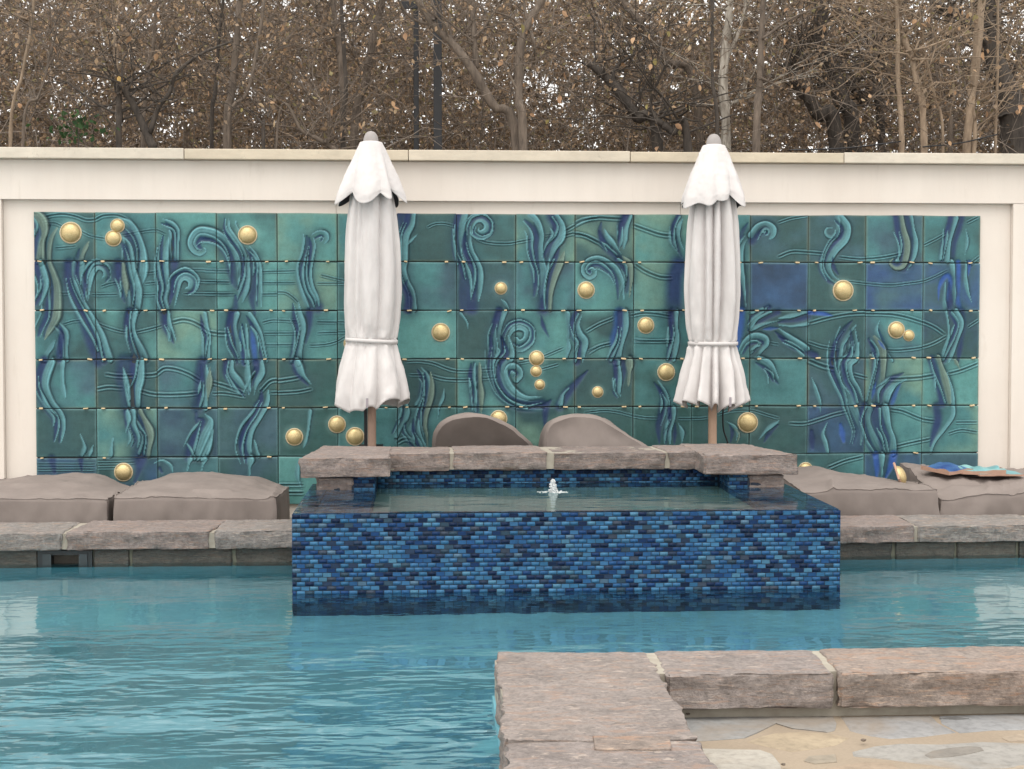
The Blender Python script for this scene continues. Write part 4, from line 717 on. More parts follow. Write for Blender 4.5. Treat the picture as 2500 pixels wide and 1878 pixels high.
# ------------------------------------------------------------------ umbrellas
def umbrella(px, tip_y, vent_top, vent_hem, strap_y, hem_y, prof, skirt, folds, seed, label, pole_mat, pleats):
    Yu = 11.0; base = P(px, 1300, Y=Yu); cx = base.x
    z_ = lambda y: P(px, y*K, Y=Yu).z; mpp = P(px+1, 800, Y=Yu).x-P(px, 800, Y=Yu).x; mpp *= K
    U = thing('patio_umbrella', label, 'umbrella', (cx, Yu, Z_DECK), 'closed umbrellas in front of the mural')
    part = lambda n, m: obj(n, m, U)
    g = np.random.default_rng(seed); L = lambda y: z_(y)-Z_DECK
    # pole and foot
    b = bmesh.new(); pr = 9.2*mpp; H_ = L(hem_y-80)
    bmesh.ops.create_cone(b, cap_ends=True, segments=24, radius1=pr, radius2=pr, depth=H_, matrix=Matrix.Translation((0, 0, H_/2)))
    m = bpy.data.meshes.new('pole'); b.to_mesh(m); b.free(); m.materials.append(pole_mat); m.polygons.foreach_set('use_smooth', np.ones(len(m.polygons), bool)); m.set_sharp_from_angle(angle=rad(40)); part('pole', m)
    b = bmesh.new(); bmesh.ops.create_cone(b, cap_ends=True, segments=40, radius1=.3, radius2=.27, depth=.07, matrix=Matrix.Translation((0, 0, .035))); bmesh.ops.create_cone(b, cap_ends=True, segments=24, radius1=.05, radius2=.045, depth=.3, matrix=Matrix.Translation((0, 0, .2)))
    m = bpy.data.meshes.new('base'); b.to_mesh(m); b.free(); m.materials.append(M_black); part('base', m)
    # finial
    t = np.linspace(0, 1, 14); fz0, fz1 = L(vent_top+4), L(tip_y); R0 = 16.5*mpp
    zz = fz0+(fz1-fz0)*t; rr = R0*np.sqrt(np.clip(1-t**2.4, 0, 1)); a = np.linspace(0, 2*math.pi, 32, endpoint=False)
    v = np.array([(r*math.cos(q), r*math.sin(q), z) for q in a for r, z in zip(rr, zz)]); part('finial', mesh('finial', v, grid_faces(32, 14, True), M_finial, True))
    def cloth(name, ys, ws, amp, nf, ph_, hem, mat, sharp=1.0, thick=.004, twist=0., mats=None):
        NU, NV = 220, 70; a = np.linspace(0, 2*math.pi, NU, endpoint=False); t = np.linspace(0, 1, NV)
        yq = np.interp(t, np.linspace(0, 1, len(ys)), ys); wq = np.interp(yq, ys, ws)
        ker = np.ones(5)/5; wq = np.convolve(np.pad(wq, 2, mode='edge'), ker, 'valid')
        aq = np.interp(yq, ys, amp)
        A, T = np.meshgrid(a, t, indexing='ij'); Wq = np.broadcast_to(wq, A.shape)*mpp; Aq = np.broadcast_to(aq, A.shape)
        A2 = A+twist*T+(.16 if name == 'canopy' else .08)*vn(np.column_stack([np.cos(A.ravel())*2, np.sin(A.ravel())*2, T.ravel()*2.5]), seed).reshape(A.shape)
        wav = np.zeros(A.shape); gg = np.random.default_rng(seed*13+len(name)); nv_ = nf[0]; cen_ = (np.arange(nv_)+gg.uniform(-.42, .42, nv_))*2*math.pi/nv_+ph_[0]
        for c0 in cen_:
            dr = gg.normal(0, .10); sg = gg.uniform(*nf[1]); dp = gg.uniform(.5, 1.25); dd = (A2-c0-dr*(T-.5)+math.pi) % (2*math.pi)-math.pi
            wav -= dp*np.exp(-np.abs(dd/sg)**1.35)*1.6
        wav += .35*np.cos(nv_*A2)+.45
        R = Wq*(1+Aq*wav-Aq*.35); R += (.010 if name == 'canopy' else .003)*fbm(np.column_stack([np.cos(A.ravel())*3, np.sin(A.ravel())*3, T.ravel()*7]), seed+3, 3).reshape(A.shape)*np.clip(T*3, 0, 1)
        R += (.0035 if name == 'canopy' else .0012)*fbm(np.column_stack([np.cos(A.ravel())*7, np.sin(A.ravel())*7, T.ravel()*26]), seed+8, 2).reshape(A.shape)*np.clip(T*3, 0, 1)
        zz = np.array([L(q) for q in yq]); Zq = np.broadcast_to(zz, A.shape).copy()
        Zq += (T**5)*hem(A2, wav)
        v = np.stack([R*np.cos(A), R*np.sin(A), Zq], -1).reshape(-1, 3)
        m = mesh(name, v, grid_faces(NU, NV, True)[:, ::-1], mat, True); o = part(name, m)
        md = o.modifiers.new('t', 'SOLIDIFY'); md.thickness = thick; md.offset = -1
        if mats: m.materials.append(mats); md.material_offset = 1
        return o
    # lower canopy, gathered at the strap and flaring into the skirt
    cloth('canopy', prof[0], prof[1], prof[2], folds, (g.uniform(0, 6), 1.7, 4.), skirt, M_umb, .8, .002, .25, None)
    cloth('vent_canopy', [vent_top, vent_top+3, vent_top+24, vent_top+45, vent_top+67, vent_top+88, vent_top+111, vent_hem-6], [13, 24, 34, 43, 54, 63, 73, 76], [0, 0, .03, .06, .10, .14, .18, .21], (7, (.12, .22)), (g.uniform(0, 6), 1., 2.), lambda A, w: -.058*w-.008, M_umb, .9, .0022, 0., M_under)
    # strap
    ss = np.interp(strap_y, prof[0], prof[1])*mpp*1.05; a = np.linspace(0, 2*math.pi, 60, endpoint=False); zz = L(strap_y)
    tilt = .010 if seed == 1 else .0
    v = np.array([((ss+d)*math.cos(q), (ss+d)*math.sin(q), zz+h-tilt*math.cos(q)) for q in a for d, h in ((0, -.014), (.006, -.013), (.006, .013), (0, .014))]); part('strap', mesh('strap', v, grid_faces(60, 4, True), M_umb, True))
    # little grey care tag by the hem
    tx = (-7 if seed == 1 else 22)*mpp; rr = np.interp(hem_y-12, prof[0], prof[1])*mpp
    m = mesh('tag', *boxes([(tx-.008, tx+.008, -rr*.97-.012, -rr*.97-.008, L(hem_y-4), L(hem_y-24))]), plain('grey tag', (.30, .27, .29), .8)); part('tag', m)
    return U
umbrella(804*K, 283, 305, 436, 736, 880,
         ([330, 420, 480, 560, 640, 700, 730, 738, 748, 790, 840, 872], [30, 46, 54, 60, 62, 58, 54, 52, 53, 66, 79, 80], [.06, .09, .11, .11, .10, .09, .06, .04, .05, .07, .09, .11]),
         lambda A, w: .022*w+.035*np.cos(2*A+.9), (8, (.07, .16)), 1, 'closed off white umbrella with smooth plain skirt, left of the two', M_wood, 5)
umbrella(1538*K, 289, 312, 446, 742, 878,
         ([330, 420, 480, 560, 640, 700, 735, 743, 752, 790, 840, 872], [30, 46, 54, 59, 60, 56, 51, 49, 50, 60, 73, 80], [.07, .12, .15, .15, .15, .14, .09, .06, .09, .16, .20, .22]),
         lambda A, w: .032*w+.012*np.cos(3*A), (13, (.045, .10)), 2, 'closed off white umbrella with many pleated folds in its skirt, right of the two', plain('tan pole', (.46, .30, .21), .6), 11)
# black bracket and cable near the umbrella feet
p = P(893, 1090, Y=11.2); m = MB()
m.add(*boxes([(p.x-.012, p.x+.012, 11.19, 11.21, Z_DECK, P(893, 998, Y=11.2).z), (p.x-.05, p.x+.13, 11.15, 11.25, Z_DECK, P(893, 1086, Y=11.2).z)]))
o = obj('cable_post', m.mesh('cable_post', M_black)); tag(o, 'thin black post with a broad foot beside the left umbrella pole', 'post')
q0, q1 = P(1761, 988, Y=11.12), P(1781, 1100, Y=11.12)
pts = smooth_path([(q0.x, 11.05, q0.z+.05), (q0.x+.012, 11.1, (q0.z+q1.z)/2), (q1.x, 11.12, q1.z), (q1.x+.1, 11.15, Z_DECK+.01)], 14); v, f = tube(pts, [.006]*14, 6)
tag(obj('black_cable', mesh('black_cable', v, f, M_black, True)), 'black cable hanging beside the right umbrella pole', 'cable')
# ------------------------------------------------------------------ covered furniture
def cover(name, label, x0, x1, y0, y1, hz, seed, rb=.02, wr=1.0, flare=.015, parent=None, group='covered loungers along the mural', creases=()):
    """draped cloth over low furniture; hz rows front->back of heights above the deck"""
    T = thing(name, label, 'furniture cover', ((x0+x1)/2, (y0+y1)/2, Z_DECK), group)
    hz = np.array(hz, float); hx, hy = (x1-x0)/2, (y1-y0)/2; n = 46
    nx, ny, nzz = max(20, int((x1-x0)/.022)), max(16, int((y1-y0)/.03)), 20
    idx = {}; pts = []; F = []
    def vid(i, j, k):
        if (i, j, k) not in idx: idx[i, j, k] = len(pts); pts.append((i/nx*2-1, j/ny*2-1, k/nzz))
        return idx[i, j, k]
    for i in range(nx):
        for j in range(ny): F.append([vid(i, j, nzz), vid(i+1, j, nzz), vid(i+1, j+1, nzz), vid(i, j+1, nzz)])
        for k in range(nzz): F.append([vid(i, 0, k), vid(i+1, 0, k), vid(i+1, 0, k+1), vid(i, 0, k+1)]); F.append([vid(i+1, ny, k), vid(i, ny, k), vid(i, ny, k+1), vid(i+1, ny, k+1)])
    for j in range(ny):
        for k in range(nzz): F.append([vid(0, j+1, k), vid(0, j, k), vid(0, j, k+1), vid(0, j+1, k+1)]); F.append([vid(nx, j, k), vid(nx, j+1, k), vid(nx, j+1, k+1), vid(nx, j, k+1)])
    p = np.array(pts); u = (p[:, 0]+1)/2*(hz.shape[1]-1); v = (p[:, 1]+1)/2*(hz.shape[0]-1)
    iu = np.clip(u.astype(int), 0, hz.shape[1]-2); iv = np.clip(v.astype(int), 0, hz.shape[0]-2); fu = u-iu; fv = v-iv; fu = fu*fu*(3-2*fu); fv = fv*fv*(3-2*fv)
    top = (hz[iv, iu]*(1-fu)+hz[iv, iu+1]*fu)*(1-fv)+(hz[iv+1, iu]*(1-fu)+hz[iv+1, iu+1]*fu)*fv
    q = np.column_stack([p[:, 0]*hx, p[:, 1]*hy, p[:, 2]*top])
    inn = np.column_stack([np.clip(q[:, 0], -hx+rb, hx-rb), np.clip(q[:, 1], -hy+rb, hy-rb), np.minimum(q[:, 2], top-rb)]); d = q-inn; ln = np.linalg.norm(d, axis=1)[:, None]
    q = np.where(ln > rb, inn+d/np.maximum(ln, 1e-6)*rb, q)
    out = np.column_stack([p[:, 0], p[:, 1]]); skirt = np.clip(1-q[:, 2]/np.maximum(top, .01), 0, 1)
    n1 = fbm(np.column_stack([q[:, 0]*3.1, q[:, 1]*3.1, q[:, 2]*1.2])+seed*5.3, seed, 4); n2 = fbm(q*np.array([9, 9, 4])+seed, seed+2, 3)
    isf = np.abs(p[:, 1]) > .999; iss = np.abs(p[:, 0]) > .999
    amp = (.013+.026*skirt)*wr
    q[:, 1] += np.where(isf, np.sign(p[:, 1])*(flare*skirt+amp*(n1+.4*n2)), 0); q[:, 0] += np.where(iss, np.sign(p[:, 0])*(flare*skirt+amp*(n1+.4*n2)), 0)
    topm = p[:, 2] > .999
    q[:, 2] += np.where(topm, +.011*wr*n1+.008*wr*n2, 0)
    rg = np.abs(n1); q[:, 2] += np.where(topm, .006*wr*np.exp(-(rg/.07)**2), 0)
    for (cx0, cy0, cx1, cy1, a_) in creases:                     # ridge creases on the top, in 0..1 footprint coordinates
        A_ = np.array([(cx0*2-1)*hx, (cy0*2-1)*hy]); B_ = np.array([(cx1*2-1)*hx, (cy1*2-1)*hy]); D_ = B_-A_; t_ = np.clip(((q[:, :2]-A_)@D_)/(D_@D_), 0, 1); ds = np.linalg.norm(q[:, :2]-(A_+t_[:, None]*D_), axis=1)
        q[:, 2] += np.where(topm, a_*np.exp(-(ds/.022)**2), 0)
    q[:, 2] += np.where(topm & (isf | iss), .004, 0)
    m = mesh('cloth', q, np.array(F), M_cover, True)
    try: m.set_sharp_from_angle(angle=rad(50))
    except Exception: pass
    obj('cloth', m, T)
    for path in ([idx[i_, 0, nzz] for i_ in range(nx+1)], [idx[0, j_, nzz] for j_ in range(ny+1)], [idx[nx, j_, nzz] for j_ in range(ny+1)]):
        pv2 = q[path]+np.array([0, 0, .001]); v_, f_ = tube(pv2, [.0055]*len(pv2), 6); obj('piping', mesh('piping', v_, f_, M_cover, True), T)
    return T
def XY(px, Y): return P(px, 1200, Y=Y).x
yf, yb = 10.36, 11.42
c1 = cover('covered_lounger', 'taupe cloth cover over low lounger at the left edge, below the mural', XY(-95, yf), XY(262, yf), yf, yb, [[.305, .31, .305, .295], [.315, .325, .32, .295], [.33, .35, .345, .285], [.335, .37, .362, .275], [.32, .37, .362, .265]], 1, creases=((.75, .05, .98, .35, .02),))
c2 = cover('covered_lounger', 'taupe cloth cover with raised middle, second low lounger from the left', XY(277, yf), XY(676, yf), yf, yb, [[.305, .31, .305, .30, .295], [.315, .325, .32, .31, .29], [.32, .345, .345, .33, .28], [.31, .362, .367, .35, .27], [.30, .365, .37, .35, .265]], 2, creases=((.45, .2, .68, .22, .02), (.97, .0, .93, .9, .02)))
c3 = cover('covered_lounger', 'taupe cloth cover sloping down to the right, just right of the spa', XY(1960, yf), XY(2291, yf), yf, yb, [[.31, .33, .33, .325], [.325, .345, .335, .32], [.34, .37, .35, .31], [.35, .395, .345, .26], [.35, .40, .30, .20]], 3, creases=((.22, .0, .30, .3, .025),))
c4 = cover('covered_lounger', 'taupe cloth cover carrying loose broken tiles at the right edge', XY(2299, yf+.05), XY(2720, yf+.05), yf+.05, yb, [[.24, .27, .31, .32], [.28, .31, .32, .32], [.33, .34, .34, .34], [.40, .37, .36, .35], [.42, .38, .36, .36]], 4, wr=1.6, creases=((.3, .1, .6, .3, .03),))
# upright chair backs behind the spa: profile lofted through depth
def chair(label, prof, Y0, Y1, seed, face):
    pts = smooth_path([(P(x*K, y*K, Y=Y0).x, P(x*K, y*K, Y=Y0).z) for x, y in prof], 60); N = len(pts); cen = np.array([pts[:, 0].mean(), .3])
    T = thing('covered_chair', label, 'furniture cover', (cen[0], Y0, Z_DECK), 'covered chairs behind the spa')
    NS = 26; V = []
    for k in range(NS):
        t = k/(NS-1); Y = Y0+(Y1-Y0)*t
        e = min(t, 1-t)*2; s = 1-.05*(1-min(1, e*4.5))**2.2
        if face and t < .2: s *= 1-.02*(1-t/.2)
        q = cen+(pts-cen)*s; q[:, 1] = np.where(q[:, 1] < Z_DECK+.01, Z_DECK+.01, q[:, 1]); q[:, 1] -= t*.06
        V.append(np.column_stack([q[:, 0], np.full(N, Y), q[:, 1]]))
    V = np.array(V).reshape(-1, 3); und = .5 if face else .0; zr_ = np.clip((V[:, 2]-Z_DECK)/.84, 0, 1); V[:, 1] += und*(1-zr_)*(1-np.repeat(np.linspace(0, 1, NS), N)); n1 = fbm(V*3.5+seed*3, seed, 4); n2 = fbm(V*11+seed, seed+4, 3)
    V[:, 2] += .012*n1+.005*n2; V[:, 0] += .012*n1; V[:, 2] = np.maximum(V[:, 2], Z_DECK+.004)
    F = grid_faces(NS, N)
    # front face as a fan of rings so that it can sag and wrinkle
    R = 14; fv = []; 
    for r in range(1, R+1):
        s = 1-r/R; q = cen+(V[:N][:, [0, 2]]-cen)*s; sag = .07*(1-s**2) if face else -.05*(1-s**2)
        fv.append(np.column_stack([q[:, 0], Y0+sag+und*(1-np.clip((q[:, 1]-Z_DECK)/.84, 0, 1))+.02*fbm(np.column_stack([q*5, np.full(N, seed)]), seed, 3), q[:, 1]]))
    fv = np.vstack(fv); base = len(V); F2 = []
    for r in range(R):
        a = np.arange(N-1)+(base+(r-1)*N if r else 0); b = np.arange(N-1)+base+r*N; F2.append(np.stack([a, b, b+1, a+1], 1))
    m = mesh('cloth', np.vstack([V, fv])-np.array([cen[0], Y0, Z_DECK]), np.vstack([F, *F2]), M_cover, True)
    try: m.set_sharp_from_angle(angle=rad(60))
    except Exception: pass
    obj('cloth', m, T)
chair('taupe cloth cover over chair back with dark front face, behind the spa, left one', [(928, 1085), (930, 1010), (934, 950), (943, 922), (962, 903), (1000, 893), (1050, 896), (1085, 908), (1120, 930), (1158, 962), (1172, 1010), (1176, 1085)], 10.85, 11.35, 1, True)
chair('taupe cloth cover over chair back with long sloping side, behind the spa, right one', [(1172, 1085), (1172, 1010), (1175, 950), (1182, 922), (1200, 902), (1240, 893), (1285, 896), (1320, 910), (1360, 938), (1400, 960), (1432, 985), (1440, 1085)], 10.85, 11.35, 2, False)
# loose mural pieces lying on the right-hand cover
def loose(label, px, py, sx_, sy_, z, rx, ry, rz, cols, seed, wave=.02, name='loose_tile'):
    p = P(px, py, Y=10.95); n = 22; u = np.linspace(-.5, .5, n); U, V = np.meshgrid(u, u, indexing='ij')
    h = .005+wave*(.5+.5*vn(np.column_stack([U.ravel()*4, V.ravel()*3, np.zeros(U.size)]), seed).reshape(U.shape))
    top = np.stack([U*sx_, V*sy_, h], -1).reshape(-1, 3); N = len(top); F = grid_faces(n, n)
    ring = [i*n for i in range(n)]+[(n-1)*n+j for j in range(1, n)]+[i*n+n-1 for i in range(n-2, -1, -1)]+[j for j in range(n-2, 0, -1)]
    bk = top[ring].copy(); bk[:, 2] = -.006; k = len(ring)
    side = np.array([[ring[(i+1) % k], ring[i], N+i, N+(i+1) % k] for i in range(k)])
    T = thing(name, label, 'loose tile', (p.x, 10.95, z), 'loose mural tiles on the cover'); T.rotation_euler = (rad(rx), rad(ry), rad(rz))
    m = mesh('glazed_face', top, F, M_glaze, True); t_ = np.clip(.5+.6*fbm(np.column_stack([U.ravel()*3, V.ravel()*3, np.full(U.size, seed)]), seed), 0, 1)[:, None]
    setcol(m, 'glaze', np.array(cols[0])*(1-t_)+np.array(cols[1])*t_); obj('glazed_face', m, T)
    bd = mesh('clay_body', np.vstack([top[ring], bk]), [[(i+1) % k, i, k+i, k+(i+1) % k] for i in range(k)]+[[k+i for i in range(k)]], M_bisque); obj('clay_body', bd, T)
loose('pale turquoise loose tile lying flat at the bottom of the pile on the cover', 2425, 1163, .36, .26, .425, 2, 1, 8, (lin(92, 142, 150), lin(118, 168, 172)), 3, .008)
loose('wavy pale turquoise loose tile lying behind the blue one on the cover', 2390, 1154, .33, .26, .437, 3, 2, -6, (lin(104, 156, 162), lin(136, 182, 182)), 5, .04)
loose('bright blue loose tile with peaked surface on top of the cover', 2312, 1150, .26, .28, .452, 4, -3, 28, (lin(46, 70, 132), lin(76, 118, 158)), 8, .03)
p = P(2202, 1165, Y=10.75)
T = thing('loose_gold_dome', 'loose gold dome fragment propped between the two right hand covers', 'loose tile', (p.x, 10.75, p.z-.045)); T.rotation_euler = (rad(-25), rad(38), rad(55))
o = obj('gold_dome', dome_m, T); o.scale = (.075, .075, .075); o.location = (0, 0, .07)
bv, bf = boxes([(-.075, .085, .0, .016, -.01, .15)]); obj('clay_body', bevel(mesh('clay_body', bv, bf, M_bisque), .004, 1), T)
# ------------------------------------------------------------------ trees and brush behind the wall
LEAFC = np.array((1.55, 1.44, 1.34))*np.array([(.185, .14, .095), (.135, .102, .072), (.095, .075, .055), (.25, .19, .13), (.33, .245, .165), (.17, .155, .085), (.115, .09, .07), (.23, .185, .14), (.07, .056, .044)])
LP = np.array([16, 18, 14, 12, 7, 8, 12, 9, 8], float); LP /= LP.sum()
def leaves_mesh(name, pos, size, seed, palette=LEAFC, pw=LP, hang=.35, asp=.62):
    g = np.random.default_rng(seed); n = len(pos); d = g.normal(size=(n, 3)); d[:, 2] -= hang*2; d /= np.linalg.norm(d, axis=1)[:, None]
    r = g.normal(size=(n, 3)); w_ = np.cross(d, r); w_ /= np.linalg.norm(w_, axis=1)[:, None]+1e-9; nn = np.cross(d, w_)
    s = (size*g.uniform(.55, 1.25, n))[:, None]; a = pos; cu = g.uniform(-.25, .25, n)[:, None]
    if name == 'large_leaves':                                   # ovate, with a folded midrib
        o_ = [(0, 0, 0), (.22, .40, .10), (.52, .48, .14), (.82, .24, .08), (1, 0, 0), (.82, -.24, .08), (.52, -.48, .14), (.22, -.40, .10), (.5, 0, -.03)]
        v = np.stack([a+d*s*l_+w_*s*asp*x_+nn*s*(z_+cu*l_*l_) for l_, x_, z_ in o_], 1).reshape(-1, 3); i = np.arange(n)*9; nv4 = 9
        f = np.vstack([np.stack([i+8, i+k_, i+(k_+1) % 8], 1) for k_ in range(8)])
    else:
        nv4 = 4; v = np.stack([a, a+d*s*.45+w_*s*asp*.5+nn*s*.12, a+d*s+nn*s*cu, a+d*s*.45-w_*s*asp*.5+nn*s*.12], 1).reshape(-1, 3)
        i = np.arange(n)*4; f = np.vstack([np.stack([i, i+1, i+2], 1), np.stack([i, i+2, i+3], 1)])
    m = mesh(name, v, f, M_leaf); c = palette[g.choice(len(palette), n, p=pw)]*g.uniform(.75, 1.25, n)[:, None]; setcol(m, 'leaf', np.repeat(c, nv4, 0)); return m
def twigs(n, lo, hi, seed, lmin=.4, lmax=1.3, r0=.0055, upb=.5, dens=None):
    """n curved twigs; returns tube v,f and the points along them"""
    g = np.random.default_rng(seed); p0 = g.uniform(lo, hi, (n, 3))
    d = g.normal(size=(n, 3)); d[:, 1] *= .5; d[:, 2] += upb; d /= np.linalg.norm(d, axis=1)[:, None]
    bend = g.normal(size=(n, 3))*.55; bend[:, 2] -= .25; L = g.uniform(lmin, lmax, n); S = 6; t = np.linspace(0, 1, S)
    pts = p0[:, None]+(d[:, None]*t[None, :, None]+bend[:, None]*(t**2)[None, :, None]*.5)*L[:, None, None]+g.normal(size=(n, S, 3))*.018
    tg = np.gradient(pts, axis=1); tg /= np.linalg.norm(tg, axis=2)[..., None]; a = np.cross(tg, np.array([.3, .9, .2])); a /= np.linalg.norm(a, axis=2)[..., None]; b = np.cross(tg, a)
    r = (r0*g.uniform(.4, 1.5, n))[:, None]*(1-.75*t)[None]; th = np.arange(3)*2*math.pi/3
    v = pts[:, :, None]+r[:, :, None, None]*(np.cos(th)[None, None, :, None]*a[:, :, None]+np.sin(th)[None, None, :, None]*b[:, :, None])
    base = (np.arange(n)*S*3)[:, None, None]; i = np.arange(S-1)[None, :, None]*3; k = np.arange(3)[None, None]; k2 = (k+1) % 3
    f = np.stack([base+i+k, base+i+k2, base+i+3+k2, base+i+3+k], -1).reshape(-1, 4)
    return v.reshape(-1, 3), f, pts
def along(pts, per, seed, jit=.03):
    g = np.random.default_rng(seed); n, S, _ = pts.shape; i = g.integers(0, n, n*per); t = g.uniform(.15, 1, n*per)*(S-1); k = np.minimum(t.astype(int), S-2); u = (t-k)[:, None]
    return pts[i, k]*(1-u)+pts[i, k+1]*u+g.normal(size=(n*per, 3))*jit
# brush: one uncountable mass at three distances
V, F, LPs, nn_ = [], [], [], 0
for (n, lo, hi, per, size, sd_) in ((2200, (-6.0, 13.9, 1.9), (8.0, 15.0, 4.8), 9, .045, 11), (5200, (-7.5, 15.0, 1.9), (10.5, 18, 5.0), 18, .06, 12), (4600, (-10, 18, 1.8), (13.5, 23, 5.9), 22, .10, 13), (2600, (-13, 23, 1.8), (17, 29, 7.2), 26, .15, 14)):
    v, f, pts = twigs(n, np.array(lo), np.array(hi), sd_, .5, 1.7, .006 if sd_ < 13 else .011)
    V.append(v); F.append(f+nn_); nn_ += len(v); LPs.append((along(pts, per, sd_+50), size, sd_))
o = obj('brush_twigs', mesh('brush_twigs', np.vstack(V), np.vstack(F), M_twig)); tag(o, 'tangle of thin bare twigs behind the wall', 'brush', kind='stuff')
for (pp, size, sd_) in LPs:
    k = fbm(pp*np.array([.55, .3, .75])+4, 77, 3)+np.clip((pp[:, 0]-1.5)*.06, -.28, .30)+np.clip((pp[:, 2]-3.6)*.10, -.2, .35)
    pp = pp[k < {11: .60, 12: .62, 13: .72, 14: .80}[sd_]]
    o = obj('brush_leaves', leaves_mesh('brush_leaves', pp, size, sd_)); tag(o, {11: 'dry brown leaves in the near brush', 12: 'dry brown leaves in the middle brush', 13: 'dry brown leaves in the far brush', 14: 'dry brown leaves in the farthest brush'}[sd_], 'brush', kind='stuff')
